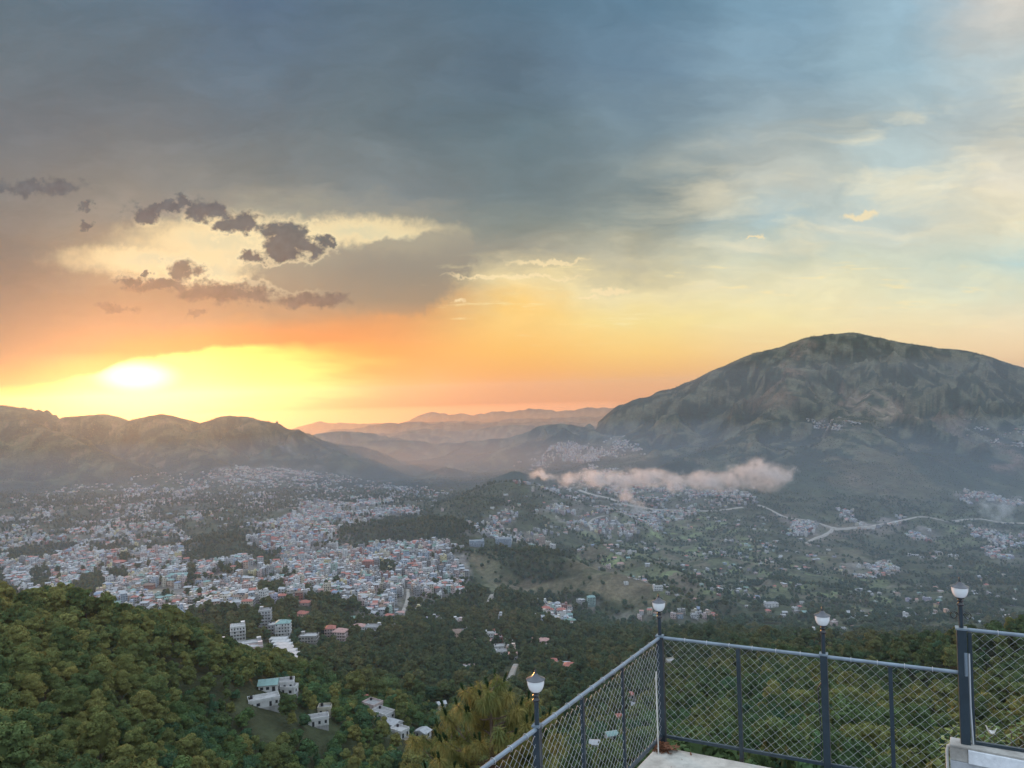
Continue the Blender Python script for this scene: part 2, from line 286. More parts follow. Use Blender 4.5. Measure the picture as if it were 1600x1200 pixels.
RIDGES = [  # (points (x,y,D), slope, roundness, dz)
 ([(-300,645,4560),(0,633,4560),(30,638,4560),(78,665,4560),(112,649,4580),(150,646,4600),(188,668,4600),(213,654,4600),(250,644,4600),(294,671,4640),(326,662,4680),(345,650,4720),(385,649,4760),(430,669,5000),(480,700,5000),(530,716,4900),(600,748,4700)], .36, 28, 0),
 ([(30,652,4250),(120,690,3900),(220,735,3500),(300,768,3050)], .36, 30, 0),
 ([(250,660,4500),(300,700,4100),(380,745,3500)], .36, 30, 0),
 ([(380,663,4800),(470,720,4400),(560,748,4100)], .36, 30, 0),
 ([(870,735,5000),(930,690,5500),(960,667,5700),(1000,650,5700),(1040,632,5700),(1075,615,5700),(1100,600,5700),(1140,577,5700),(1175,556,5700),(1188,547,5700),(1215,541,5700),(1248,535,5700),(1264,524,5700),(1290,522,5700),(1328,517,5700),(1345,519,5700),(1375,529,5700),(1410,535,5720),(1460,539,5750),(1505,546,5750),(1535,557,5750),(1556,570,5750),(1600,571,5750),(1750,600,5800),(1950,560,5900)], .42, 14, 0),
 ([(1255,541,5620),(1235,600,4900),(1190,655,4300),(1130,695,3900),(1050,722,3500)], .55, 25, 0),
 ([(1330,534,5700),(1370,600,4900),(1330,655,4200),(1310,700,3700),(1350,755,3100),(1300,800,2760)], .50, 25, 0),
 ([(1500,564,5900),(1480,640,4800),(1450,700,4000),(1400,780,2900)], .5, 25, 0),
 ([(1700,612,5900),(1600,690,4200),(1560,740,3400),(1540,780,3050)], .5, 25, 0),
 ([(1040,645,5620),(1000,680,4900),(950,712,4300),(880,738,3800),(820,752,3500)], .5, 25, 0),
 ([(430,690,7200),(500,673,7200),(550,671,7200),(615,684,7200),(700,705,7200)], .3, 30, 0),
 ([(600,692,8600),(645,676,8600),(690,678,8600),(730,687,8600),(790,702,8600)], .3, 30, 0),
 ([(530,706,6200),(564,695,6200),(581,688,6200),(645,687,6200),(689,690,6200),(733,685,6200),(770,686,6200),(804,683,6200),(841,668,6300),(881,667,6300),(915,671,6300),(945,682,6300),(990,700,6300)], .42, 20, 0),
 ([(804,688,6150),(780,713,5500),(740,734,4900)], .42, 16, 0),
 ([(645,692,6150),(610,714,5600),(585,737,5000)], .42, 16, 0),
 ([(730,692,6150),(700,716,5500),(665,738,4900)], .42, 16, 0),
 ([(570,698,6150),(545,718,5600),(520,732,5200)], .40, 16, 0),
 ([(715,740,4700),(760,722,5000),(800,705,5200),(840,686,5300),(857,684,5300),(875,692,5300),(930,700,5200)], .32, 25, 0),
 ([(500,690,11500),(534,671,11500),(601,661,11500),(642,656,11500),(709,658,11500),(780,655,11500),(824,653,11500),(868,653,11500),(905,662,11500),(960,675,11500)], .3, 40, 0),
 ([(430,672,15000),(500,659,15000),(575,659,15000),(640,670,15000)], .3, 40, 0),
 ([(560,668,18000),(628,658,18000),(662,648,18000),(736,648,18000),(770,643,18000),(824,638,18000),(878,642,18000),(918,637,18000),(949,636,18000),(1000,640,18000),(1100,640,18000)], .3, 60, 0),
 ([(800,655,14500),(880,655,14500),(935,652,14500),(960,645,14500),(1000,650,14500)], .3, 60, 0),
 ([(880,650,26000),(940,642,26000),(972,639,26000),(986,631,26000),(1026,627,26000),(1060,625,26000),(1200,620,26000),(1900,600,26000)], .3, 60, 0),
 ([(-900,650,16000),(0,655,16000),(400,668,16000)], .3, 60, 0),
 ([(470,690,9500),(530,682,9500),(600,675,9500),(660,669,9500),(720,673,9500),(800,667,9500),(870,672,9500),(940,668,9500),(1000,682,9500)], .32, 30, 0),
 ([(560,672,13500),(620,666,13500),(680,660,13500),(760,661,13500),(840,653,13500),(920,651,13500),(985,655,13500)], .3, 30, 0),
 ([(560,735,4900),(620,722,5200),(690,715,5400),(760,706,5500),(820,700,5500),(860,705,5400)], .34, 20, 0),
 # knolls in the middle of the valley
 ([(690,800,2450),(719,778,2450),(780,751,2500),(824,756,2500),(858,771,2500),(905,785,2450),(960,800,2350)], .50, 14, 0),
 ([(665,820,2100),(690,796,2150),(709,782,2200),(750,776,2200),(780,792,2150)], .40, 18, 0),
 ([(500,852,1600),(547,832,1750),(574,825,1800),(611,830,1800),(662,817,1800),(700,816,1780),(736,832,1700)], .40, 15, 0),
 ([(628,778,2900),(662,767,2900),(702,780,2900)], .3, 18, 0),
 ([(540,765,3500),(567,759,3700),(611,752,3800),(669,750,3800),(720,757,3700)], .25, 20, 0),
 ([(650,745,4300),(670,738,4300),(696,730,4300),(716,737,4300)], .35, 18, 0),
 ([(770,752,3300),(790,744,3300),(804,737,3300),(824,746,3300)], .35, 14, 0),
 ([(280,862,1650),(314,846,1680),(351,843,1680),(385,850,1660)], .40, 10, 0),
 ([(10,845,1950),(27,830,2000),(60,825,2000),(100,836,1980)], .35, 10, 0),
 ([(700,858,1500),(760,856,1500),(820,858,1470),(880,870,1420),(940,888,1360),(1000,915,1290),(1040,935,1230)], .46, 12, 0),
 ([(860,875,1750),(932,850,1780),(972,866,1700),(1040,884,1600),(1100,922,1450),(1150,952,1330)], .50, 12, 0),
 ([(1040,1015,640),(1090,998,690),(1130,992,720),(1200,990,740),(1260,998,760),(1330,1012,750),(1400,1006,720),(1450,1020,700)], .36, 14, -8),
 ([(1250,1120,260),(1290,1108,235),(1330,1103,215),(1400,1128,190),(1460,1180,165),(1500,1240,140)], .5, 8, -8),
 ([(1120,1170,150),(1180,1152,140),(1240,1160,125),(1300,1200,110)], .5, 6, -8),
 ([(1460,1080,560),(1490,1040,510),(1520,1012,470),(1560,999,440),(1610,996,430),(1750,985,420)], .42, 14, -9),
 ([(-300,905,330),(0,918,330),(50,925,335),(100,948,345),(150,966,355),(200,966,372),(250,980,380),(290,998,385)], .50, 12, -12),
 ([(290,1000,385),(340,1028,385),(381,1050,385),(435,1072,385),(470,1090,380),(510,1120,380)], .60, 8, -24),
 ([(490,1135,470),(520,1105,480),(560,1100,480),(600,1122,460),(640,1150,430),(680,1190,390)], .40, 10, -9),
 # town on two low swells
 ([(330,905,1350),(420,880,1450),(520,868,1500),(620,862,1500),(700,862,1500)], .22, 20, 0),
 ([(60,880,1600),(160,852,1750),(260,835,1900),(360,800,2300)], .22, 20, 0),
]
CRN = np.zeros_like(ZZ)
def ridge_pass():
    global ZZ
    for pts, sl_, rd, dz in RIDGES:
        P = [at(*p) for p in pts]; Dm = np.mean([p[2] for p in pts])
        reach = 900/sl_ if Dm > 3000 else 320/sl_
        if Dm > 3000:
            Q = []
            for i in range(len(P)-1):
                n = 3
                for k in range(n): Q.append(P[i]*(1-k/n)+P[i+1]*k/n)
            P = Q+[P[-1]]
        ymin = min(p[1] for p in P)-reach; ymax = max(p[1] for p in P)+reach
        j0 = max(0, np.searchsorted(lG, math.log(max(14, ymin)))-1); j1 = min(ND, np.searchsorted(lG, math.log(ymax))+1)
        if j1 <= j0: continue
        amin = min((p[0]-reach)/max(p[1], 30) for p in P); amax = max((p[0]+reach)/max(p[1], 30) for p in P)
        i0 = max(0, np.searchsorted(aG, amin)-1); i1 = min(NA, np.searchsorted(aG, amax)+1)
        x = XX[j0:j1, i0:i1]; y = YY[j0:j1, i0:i1]
        # wavy foot points so that flanks are not ruled surfaces
        amp = 22*min(1, Dm/3000)
        best = np.full(x.shape, -1e9)
        wob = fbm(x, y, 500 if Dm > 3000 else 160, 3, 5)*(.22)
        for a_, b_ in zip(P[:-1], P[1:]):
            dx, dy = b_[0]-a_[0], b_[1]-a_[1]; LL = dx*dx+dy*dy+1e-6
            t = np.clip(((x-a_[0])*dx+(y-a_[1])*dy)/LL, 0, 1)
            d = np.hypot(x-a_[0]-t*dx, y-a_[1]-t*dy)
            z = a_[2]+(b_[2]-a_[2])*t+dz-sl_*(1+wob)*(np.sqrt(d*d+rd*rd)-rd)
            best = np.maximum(best, z)
            if Dm > 3000: CRN[j0:j1, i0:i1] = np.maximum(CRN[j0:j1, i0:i1], np.exp(-(d/190)**2)*(z > ZZ[j0:j1, i0:i1]-60))
        k = 14.0 if Dm > 3000 else 5.0
        b0 = ZZ[j0:j1, i0:i1]
        hh = np.clip(.5+.5*(best-b0)/k/2, 0, 1)
        ZZ[j0:j1, i0:i1] = b0*(1-hh)+best*hh+k*2*hh*(1-hh)*.0
ridge_pass()
SPUR = np.zeros_like(ZZ)
def detail():
    global ZZ
    PX0 = XX/YY*F+800
    D = YY
    far = np.clip((D-2600)/1200, 0, 1)*np.clip((30000-D)/15000, .3, 1)
    x, y = XX, YY
    hgt = np.clip((ZZ+380+np.clip(D-5000, 0, 4000)*.06)/250, 0, 1)
    crest = np.clip(1.2-(ZZ-100)/400, .35, 1)
    wx = x+fbm(x, y, 900, 3, 31)*220; wy = y+fbm(x, y, 900, 3, 41)*220
    r = ridged(wx, wy*.8, 620, 5, 3, .52)
    gl = ridged(wx*1.0+y*.12, wy*.28, 330, 4, 63, .55)
    back = np.where(((D > 5500)&(D < 8000)&(PX0 > 930))|((D > 5000)&(D < 5900)&(PX0 < 620)), .2, 1)
    ZZ += far*hgt*back*((r-1.05)*95+np.where(D < 7500, (gl-1.05)*70, 0))*(1-.93*CRN)
    fr = ((D > 5900)&((PX0 < 925)|(D > 8000))).astype(float)
    ZZ += fr*fbm(x+4000, y*.6, 1300, 5, 33, .55)*(34+np.clip(D-6000, 0, 14000)*.0040)
    ZZ += fr*fbm(x, y, 380, 4, 44)*(10+np.clip(D-6000, 0, 14000)*.0018)
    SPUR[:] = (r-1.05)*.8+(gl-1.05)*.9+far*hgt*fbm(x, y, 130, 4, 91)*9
    mid = np.clip((D-420)/500, 0, 1)*(1-far)
    ZZ += mid*fbm(x, y, 170, 5, 8)*np.clip((D-300)/80, 4.5, 11)
    nr = np.clip((D-90)/100, 0, 1)*(1-mid)
    ZZ += nr*fbm(x, y, 60, 4, 12)*3.0
    mk = gsm(((D > 5450)&(D < 7500)&(PX0 > 1000)).astype(float), 4, 0); ZZ[:] = ZZ*(1-mk)+gsm(gsm(ZZ, 1.6, 1), 1.0, 0)*mk; ZZ[:] = ZZ+mk*fbm(x, y*.15, 210, 5, 57, .6)*9
    cl = np.clip((PX0-290)/70, 0, 1)*np.clip((590-PX0)/70, 0, 1)
    ZZ -= 13*cl*np.exp(-((D-455)/62)**2)
    vf = np.clip((D-900)/400, 0, 1)*(1-hgt*.6)*np.clip((3200-D)/600, 0, 1)
    ZZ += vf*fbm(x, y, 420, 3, 21)*14
detail()
def zat(X, Y):
    X = np.asarray(X, float); Y = np.maximum(np.asarray(Y, float), 14.5)
    u = np.clip((X/Y-A0)/(A1-A0)*(NA-1), 0, NA-1.001); v = np.clip((np.log(Y)-LD0)/(LD1-LD0)*(ND-1), 0, ND-1.001)
    i = u.astype(int); j = v.astype(int); fu = u-i; fv = v-j
    return (ZZ[j, i]*(1-fu)+ZZ[j, i+1]*fu)*(1-fv)+(ZZ[j+1, i]*(1-fu)+ZZ[j+1, i+1]*fu)*fv
# horizon of visibility: highest tangent met so far on each bearing
TT = ZZ/YY; CM = np.maximum.accumulate(TT, axis=0)
def seen(X, Y, Z, h=8.0):
    u = np.clip(np.round((X/Y-A0)/(A1-A0)*(NA-1)), 0, NA-1).astype(int)
    v = np.clip(((np.log(Y)-LD0)/(LD1-LD0)*(ND-1)).astype(int)-2, 0, ND-1)
    return (Z+h)/Y > CM[v, u]
def hit(x, y, dmin=100):
    d = pxdir(x, y); d = d/d[1]
    Ds = np.exp(np.linspace(math.log(dmin), math.log(28000), 6000))
    z = zat(d[0]*Ds, Ds); m_ = z >= d[2]*Ds
    k = int(np.argmax(m_)) if m_.any() else len(Ds)-1
    return np.array([d[0]*Ds[k], Ds[k], z[k]])

# ------------------------------------------------------------------ object helpers
def tag(o, label=None, cat=None, group=None, kind=None):
    if label: o['label'] = label
    if cat: o['category'] = cat
    if group: o['group'] = group
    if kind: o['kind'] = kind
    return o
def link(name, me, parent=None, loc=(0, 0, 0), rz=0):
    o = bpy.data.objects.new(name, me); COL.objects.link(o); o.parent = parent
    o.location = loc; o.rotation_euler = (0, 0, rz); return o
def npmesh(name, co, faces=None, quads=None, mats=(), smooth=False, mi=None):
    me = bpy.data.meshes.new(name); co = np.asarray(co, np.float32)
    me.vertices.add(len(co)); me.vertices.foreach_set('co', co.ravel())
    fa = np.asarray(quads if quads is not None else faces, np.int32); n, k = fa.shape
    me.loops.add(n*k); me.polygons.add(n)
    me.loops.foreach_set('vertex_index', fa.ravel())
    me.polygons.foreach_set('loop_start', np.arange(0, n*k, k, dtype=np.int32))
    for m_ in mats: me.materials.append(m_)
    if mi is not None: me.polygons.foreach_set('material_index', np.asarray(mi, np.int32))
    me.polygons.foreach_set('use_smooth', np.full(n, smooth))
    me.update(calc_edges=True)
    return me
def material(name, rough=.8, spec=.2):
    m_ = bpy.data.materials.new(name); m_.use_nodes = True; nt = NT(m_.node_tree)
    b = nt.N['Principled BSDF']; b.inputs['Roughness'].default_value = rough; b.inputs['Specular IOR Level'].default_value = spec
    return m_, nt, b

# ------------------------------------------------------------------ land cover (real surface colours by place)
PXX, PXY = topx(XX, YY, ZZ)
def land_colour():
    x, y = XX, YY
    n1 = fbm(x, y, 260, 5, 51); n2 = fbm(x, y, 60, 4, 61); n3 = fbm(x, y, 900, 4, 71)
    c = np.empty(x.shape+(3,)); c[:] = (.045, .055, .028)
    def blend(mask, col):
        mask = np.clip(mask, 0, 1)[..., None]; c[:] = c*(1-mask)+np.array(col)*mask
    blend((n2+.2)*1.2, (.06, .065, .035))
    # mountains: scrub, dry grass, bare spurs
    far = np.clip((y-2900)/500, 0, 1)
    blend(far, (.038, .055, .032))
    blend(far*np.clip((n1+.05)*2.0, 0, 1), (.075, .075, .042))
    blend(far*np.clip((n3-.05)*1.6, 0, .75), (.055, .078, .038))
    blend(far*np.clip((n2+n1-.45)*3, 0, 1)*.7, (.12, .095, .065))
    blend(far*np.where(PXX < 650, .35, 1)*np.clip(SPUR*2.4+.1, 0, .9), (.082, .084, .054)); blend(far*np.clip(-SPUR*2.4-.1, 0, .95), (.016, .030, .020))  # relief shading put into the colour: lighter spurs, darker gullies, left hills duller
    def patch(poly, col, s=1.0, soft=.15):
        q = inpoly(PXX+n1*30+n2*10, PXY+n2*12, poly)&(TT >= CM-2e-3)
        m_ = gsm(q.astype(float), 1.2, 1); blend(m_*s*np.clip(.75+n2*.8, .2, 1), col)
    # land slips, bare gullies and painted sunlit facets on the big mountain
    patch([(1310,612),(1335,608),(1352,640),(1340,652),(1318,640)], (0.161, 0.124, 0.090))
    patch([(1365,612),(1382,612),(1400,630),(1425,650),(1410,660),(1385,645),(1362,650)], (0.167, 0.130, 0.093))
    patch([(1385,622),(1400,625),(1432,655),(1420,662)], (0.186, 0.143, 0.099))
    patch([(1460,635),(1500,650),(1525,690),(1505,700),(1470,670)], (0.118, 0.093, 0.068))
    patch([(1250,530),(1265,535),(1230,600),(1195,640),(1215,600)], (0.130, 0.093, 0.062))  # warm sunlit ridge facets painted into the ground colour, next patch too
    patch([(1200,600),(1235,590),(1215,640),(1150,640)], (0.093, 0.071, 0.046))
    patch([(1330,740),(1365,745),(1370,765),(1345,760)], (0.124, 0.096, 0.074))
    patch([(1560,700),(1600,690),(1600,735),(1555,740)], (0.112, 0.084, 0.062))
    patch([(1330,700),(1400,710),(1480,770),(1400,790),(1300,760)], (0.081, 0.071, 0.040), .7)
    # bald grassy spurs in the middle
    patch([(705,868),(760,870),(800,905),(850,915),(930,880),(1000,905),(1060,940),(1000,948),(900,925),(800,930),(740,910)], (.125, .105, .065))
    patch([(850,880),(940,858),(1040,892),(1130,940),(1060,945),(960,915)], (.105, .09, .058), .8)
    patch([(740,860),(770,880),(775,930),(735,915)], (.10, .10, .06), .8)
    patch([(830,800),(900,795),(960,830),(970,850),(900,830)], (.09, .095, .055), .9)
    patch([(1250,860),(1330,860),(1400,885),(1330,900),(1280,890)], (.12, .105, .065), .7)
    # hillside above and below the road
    patch([(1180,795),(1290,825),(1400,815),(1390,835),(1300,845),(1230,850),(1250,835)], (.16, .125, .09), .7)
    # field terraces on the valley floor: patchwork
    q = ((y > 1080)&(y < 2900)&(PXX > 900)&(PXY > 800)).astype(float)*np.clip((n3+n1*.6-.05)*3, 0, 1)
    cx = np.floor((x+n1*30)/38+y*.004); cy = np.floor((y+n1*50)/24)
    hsh = _hash(cx.astype(np.int64), cy.astype(np.int64), 5)
    blend(q*(hsh > .5)*.9, (.09, .105, .05)); blend(q*((hsh > .25)&(hsh <= .4))*.8, (.12, .105, .07)); blend(q*(hsh > .88)*.9, (.14, .17, .075))
    # town ground
    for p_ in TOWN: patch(p_[0], (.17, .155, .14), min(1, p_[1]*1.1))
    patch([(225,922),(262,917),(292,922),(285,938),(240,940),(228,934)], (.24, .20, .15), 1)
    patch([(448,700),(460,700),(460,705),(448,705)], (.2, .2, .2), 1)
    return np.clip(c, 0, 1)
# built-up areas (bearing/row outlines of the town): polygon, density, typical storeys
TOWN = [
 ([(0,780),(200,745),(420,725),(600,755),(700,795),(560,860),(400,850),(0,870)], .075, 1),
 ([(700,800),(900,750),(1100,775),(1300,850),(1250,960),(1000,960),(900,860)], .05, 1),
 ([(430,985),(640,950),(760,965),(740,1060),(560,1040)], .05, 2),
 ([(0,872),(70,860),(160,862),(250,868),(330,868),(400,872),(400,885),(520,842),(560,856),(640,858),(700,852),(708,875),(714,918),(700,930),(650,940),(600,965),(560,948),(500,932),(430,950),(390,962),(330,956),(280,975),(200,960),(150,962),(110,945),(70,935),(0,915)], .93, 3),
 ([(400,842),(430,832),(520,830),(560,835),(520,858),(480,870),(420,872)], .8, 3),
 ([(430,800),(480,788),(560,784),(630,792),(660,800),(590,815),(540,822),(500,835),(440,835),(400,828)], .75, 2),
 ([(0,835),(20,822),(90,838),(150,818),(230,812),(300,830),(300,855),(230,862),(160,858),(60,856),(0,866)], .42, 2),
 ([(130,800),(160,785),(300,780),(330,800),(300,815),(200,812)], .22, 2),
 ([(0,805),(60,795),(100,800),(90,815),(0,818)], .3, 2),
 ([(190,775),(200,765),(330,758),(330,772),(260,785)], .28, 2),
 ([(330,735),(400,728),(500,735),(540,742),(480,750),(400,752),(340,755)], .4, 1),
 ([(380,770),(430,770),(430,795),(380,800)], .2, 2),
 ([(380,745),(345,765),(340,735)], .3, 2),
 ([(600,925),(720,905),(725,925),(690,945),(640,965),(590,985),(540,975),(560,955)], .55, 2),
 ([(520,985),(560,965),(640,955),(640,975),(590,995),(540,995)], .25, 2),
 ([(630,800),(700,775),(660,760),(600,765),(560,785)], .12, 2),
 ([(745,815),(790,790),(800,808),(795,820),(745,825)], .55, 3),
 ([(735,828),(790,825),(860,835),(865,855),(840,858),(800,842),(740,838)], .5, 3),
 ([(820,752),(880,765),(920,780),(900,790),(840,772)], .35, 2),
 ([(850,790),(880,792),(880,802),(852,802)], .8, 2),
 ([(890,790),(960,795),(1060,800),(1100,805),(1020,830),(960,840),(900,830),(895,815)], .5, 2),
 ([(910,775),(1000,780),(1100,783),(1180,780),(1190,790),(1100,797),(1000,790),(920,785)], .3, 2),
 ([(930,730),(1010,745),(1090,765),(1180,765),(1180,778),(1050,778),(960,770),(900,750)], .45, 2),
 ([(870,695),(930,700),(925,722),(868,718)], .75, 4),
 ([(930,690),(960,680),(1000,700),(950,720)], .35, 2),
 ([(830,715),(860,710),(860,725),(830,730)], .4, 2),
 ([(1230,815),(1290,820),(1275,840),(1235,838)], .8, 2),
 ([(1340,818),(1400,812),(1400,828),(1360,832)], .7, 2),
 ([(1310,800),(1335,800),(1330,815),(1310,815)], .7, 2),
 ([(1420,825),(1460,832),(1455,845),(1420,838)], .7, 2),
 ([(1460,890),(1500,880),(1500,870),(1440,862)], .2, 1),
 ([(1515,770),(1600,782),(1600,792),(1520,785)], .7, 2),
 ([(1530,825),(1600,830),(1600,880),(1560,885),(1540,860)], .35, 2),
 ([(1310,882),(1400,878),(1400,892),(1330,900)], .6, 1),
 ([(1250,652),(1330,662),(1345,672),(1280,668)], .5, 1),
 ([(1505,650),(1600,680),(1600,695),(1510,690)], .1, 1),
 ([(1100,915),(1160,915),(1160,922),(1100,922)], .3, 1),
 ([(945,962),(1010,955),(1100,960),(1160,965),(1100,972),(950,970)], .45, 2),
 ([(835,955),(890,945),(900,960),(885,985),(845,985)], .75, 2),
 ([(885,935),(935,940),(935,955),(900,952)], .7, 1),
 ([(1040,875),(1140,890),(1250,905),(1250,930),(1130,905),(1040,890)], .06, 1),
 ([(900,850),(1000,850),(1100,870),(1200,860),(1250,960),(1100,960),(1000,900)], .02, 1),
 ([(1280,925),(1600,900),(1600,980),(1300,985)], .05, 1),
 ([(1250,985),(1310,990),(1310,1002),(1250,1000)], .5, 1),
 ([(600,960),(760,950),(830,990),(900,1040),(880,1060),(700,1040),(600,1010)], .05, 2),
]
land_c = land_colour()
def land_mat():
    m_, n, b = material('land cover', .95, .1)
    at_ = n.new('ShaderNodeVertexColor', layer_name='cover').outputs[0]
    geo = n.new('ShaderNodeNewGeometry').outputs['Position']
    a = n.noise(geo, .02, 8, .65); c2 = n.noise(geo, .12, 5, .6)
    k = n.ramp(a, [(.3, (.62,)*3), (.5, (1,)*3), (.7, (1.5,)*3)])
    k2 = n.ramp(c2, [(.3, (.65,)*3), (.5, (1,)*3), (.7, (1.35,)*3)])
    col = n.mix(1, n.mix(1, at_, k, 'MULTIPLY'), k2, 'MULTIPLY')
    n.put(b.inputs['Base Color'], col)
    bp = n.new('ShaderNodeBump'); bp.inputs['Strength'].default_value = 1.0; bp.inputs['Distance'].default_value = 7.0
    n.put(bp.inputs['Height'], n.noise(geo, .045, 7, .62)); n.L.new(bp.outputs[0], b.inputs['Normal'])
    return m_
LAND = land_mat()
def land_objects():
    D = YY[:-1, :-1]; zc = ZZ[:-1, :-1]; px = PXX[:-1, :-1]
    reg = np.zeros(D.shape, int)
    far = D > 2950
    reg[far] = 1; reg[far&(px > 905+(zc*0))&(D < 8000)] = 2; reg[D > 5900] = 3; reg[(D > 5900)&(D < 8500)&(px > 930)] = 2
    reg[(D > 5900)&(D < 7000)&(px < 430)] = 1
    idx = np.arange(ND*NA).reshape(ND, NA)
    quads = np.stack([idx[:-1, :-1], idx[:-1, 1:], idx[1:, 1:], idx[1:, :-1]], -1)
    for r_, nm in ((0, 'ground'), (1, 'hills'), (2, 'mountain'), (3, 'far_hills')):
        q = quads[reg == r_].reshape(-1, 4); u, inv = np.unique(q, return_inverse=True)
        co = np.stack([XX.ravel()[u], YY.ravel()[u], ZZ.ravel()[u]], 1)
        me = npmesh(nm, co, quads=inv.reshape(-1, 4), mats=[LAND], smooth=True)
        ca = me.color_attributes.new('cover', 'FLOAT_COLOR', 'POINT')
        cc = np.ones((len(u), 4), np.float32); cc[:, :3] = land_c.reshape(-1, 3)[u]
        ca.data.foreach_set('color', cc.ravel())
        tag(link(nm, me), kind='structure')
land_objects()

# ------------------------------------------------------------------ air: thin haze everywhere, thicker in the valley
def air(name, label, x0, x1, y0, y1, z0, z1, dens, col, g):
    co = [(x, y, z) for z in (z0, z1) for x, y in ((x0, y0), (x1, y0), (x1, y1), (x0, y1))]
    m_ = bpy.data.materials.new(name+' air'); m_.use_nodes = True; n = NT(m_.node_tree); n.N.clear()
    pv = n.new('ShaderNodeVolumePrincipled'); pv.inputs['Color'].default_value = tuple(col)+(1,)
    pv.inputs['Density'].default_value = dens; pv.inputs['Anisotropy'].default_value = g
    o = n.new('ShaderNodeOutputMaterial'); n.L.new(pv.outputs[0], o.inputs['Volume'])
    tag(link(name, npmesh(name, co, quads=[(3, 2, 1, 0), (4, 5, 6, 7), (0, 1, 5, 4), (1, 2, 6, 5), (2, 3, 7, 6), (3, 0, 4, 7)], mats=[m_])), label, kind='stuff')
ZMIN = float(ZZ.min())
air('haze', 'thin evening haze over the whole land', -60000, 60000, -2500, 30500, ZMIN-3, 470, 0.95e-5, (1, .84, .62), .82)
air('haze', 'blue grey haze filling the valley up to the terrace', -11000, 11000, -2000, 9000, ZMIN-2, 130, 3.3e-5, (.44, .62, .87), .12)
air('mist', 'low blue grey mist along the valley floor', -4200, 4200, 470, 5300, ZMIN-2.5, -195, 9e-5, (.48, .66, .90), .12)
air('mist', 'golden mist lying between the far ridges', -14000, 3500, 5310, 28400, ZMIN-2.2, -300, 5e-5, (1, .72, .42), .62)
air('mist', 'sunlit golden mist pooled in the gap behind the town', -1300, 700, 3500, 5305, ZMIN-2.1, -300, 1.2e-4, (1, .72, .42), .68)

# ------------------------------------------------------------------ houses
def painted_mat():
    m_, n, b = material('painted render and roof sheet', .75, .25)
    c = n.new('ShaderNodeVertexColor', layer_name='tint').outputs[0]
    g = n.new('ShaderNodeNewGeometry').outputs['Position']
    k = n.ramp(n.noise(n.v('MULTIPLY', g, (1, 1, .35)), .45, 5, .65), [(.3, (.62,)*3), (.5, (.95,)*3), (.7, (1.08,)*3)])
    n.put(b.inputs['Base Color'], n.mix(1, c, k, 'MULTIPLY'))
    return m_
def plain_mat(name, col, rough=.8, metal=0, spec=.3, var=0, scale=3.0):
    m_, n, b = material(name, rough, spec); b.inputs['Metallic'].default_value = metal
    if var:
        g = n.new('ShaderNodeTexCoord').outputs['Object']
        k = n.ramp(n.noise(g, scale, 6, .6), [(.25, (1-var,)*3), (.75, (1+var,)*3)])
        n.put(b.inputs['Base Color'], n.mix(1, tuple(col)+(1,), k, 'MULTIPLY'))
    else: b.inputs['Base Color'].default_value = tuple(col)+(1,)
    return m_
PAINT = painted_mat(); GLASSY = plain_mat('dark window glass', (.03, .035, .04), .25, spec=.5)
class HB:
    """boxes, prisms and roofs of one building, with a tint per vertex"""
    def __init__(s): s.v = []; s.q = []; s.mi = []; s.c = []
    def quad(s, pts, col, mi=0):
        k = len(s.v); s.v += pts; s.c += [col]*4; s.q.append((k, k+1, k+2, k+3)); s.mi.append(mi)
    def box(s, x0, x1, y0, y1, z0, z1, col, mi=0, bottom=False):
        a = [(x0, y0), (x1, y0), (x1, y1), (x0, y1)]
        for i in range(4):
            p, q = a[i], a[(i+1) % 4]; s.quad([(p[0], p[1], z0), (q[0], q[1], z0), (q[0], q[1], z1), (p[0], p[1], z1)], col, mi)
        s.quad([(x, y, z1) for x, y in a], col, mi)
        if bottom: s.quad([(x, y, z0) for x, y in a[::-1]], col, mi)
    def hip(s, x0, x1, y0, y1, z, h, col, ov=.6, gable=False):
        x0 -= ov; x1 += ov; y0 -= ov; y1 += ov; w = (y1-y0)/2; ym = (y0+y1)/2
        i = .05 if gable else min(w, (x1-x0)/2-.1)*.85
        A_, B_, C_, D_ = (x0, y0, z), (x1, y0, z), (x1, y1, z), (x0, y1, z); E_, F_ = (x0+i, ym, z+h), (x1-i, ym, z+h)
        s.quad([A_, B_, F_, E_], col); s.quad([C_, D_, E_, F_], col); s.quad([D_, A_, E_, E_], col); s.quad([B_, C_, F_, F_], col)
        s.quad([A_, D_, C_, B_], col)
    def arrays(s, x=0, y=0, z=0, rz=0):
        v = np.array(s.v, float).reshape(-1, 3); c, n = math.cos(rz), math.sin(rz)
        return np.stack([v[:, 0]*c-v[:, 1]*n+x, v[:, 0]*n+v[:, 1]*c+y, v[:, 2]+z], 1), np.array(s.q, int), s.mi, s.c
    def build(s, name, parent=None, label=None):
        v, q, mi, c = s.arrays()
        # drop the doubled corner of hip triangles
        me = bpy.data.meshes.new(name); me.from_pydata([tuple(p) for p in v], [], [tuple(f) if s.v[f[2]] != s.v[f[3]] else tuple(f[:3]) for f in s.q])
        me.materials.append(PAINT); me.materials.append(GLASSY)
        me.polygons.foreach_set('material_index', mi)
        ca = me.color_attributes.new('tint', 'FLOAT_COLOR', 'POINT'); ca.data.foreach_set('color', np.concatenate([np.array(c, np.float32), np.ones((len(c), 1), np.float32)], 1).ravel())
        o = link(name, me, parent)
        if label: o['label'] = label
        return o
WALLS = {'white': (.56, .55, .53), 'cream': (.50, .45, .35), 'pale pink': (.50, .39, .36), 'peach': (.46, .34, .26), 'pale blue': (.34, .40, .46), 'mint green': (.32, .43, .38),
         'grey': (.28, .28, .28), 'pale grey': (.40, .40, .40), 'brick red': (.30, .14, .11), 'lilac': (.36, .35, .43), 'bare concrete': (.25, .24, .22), 'yellow': (.55, .47, .26)}
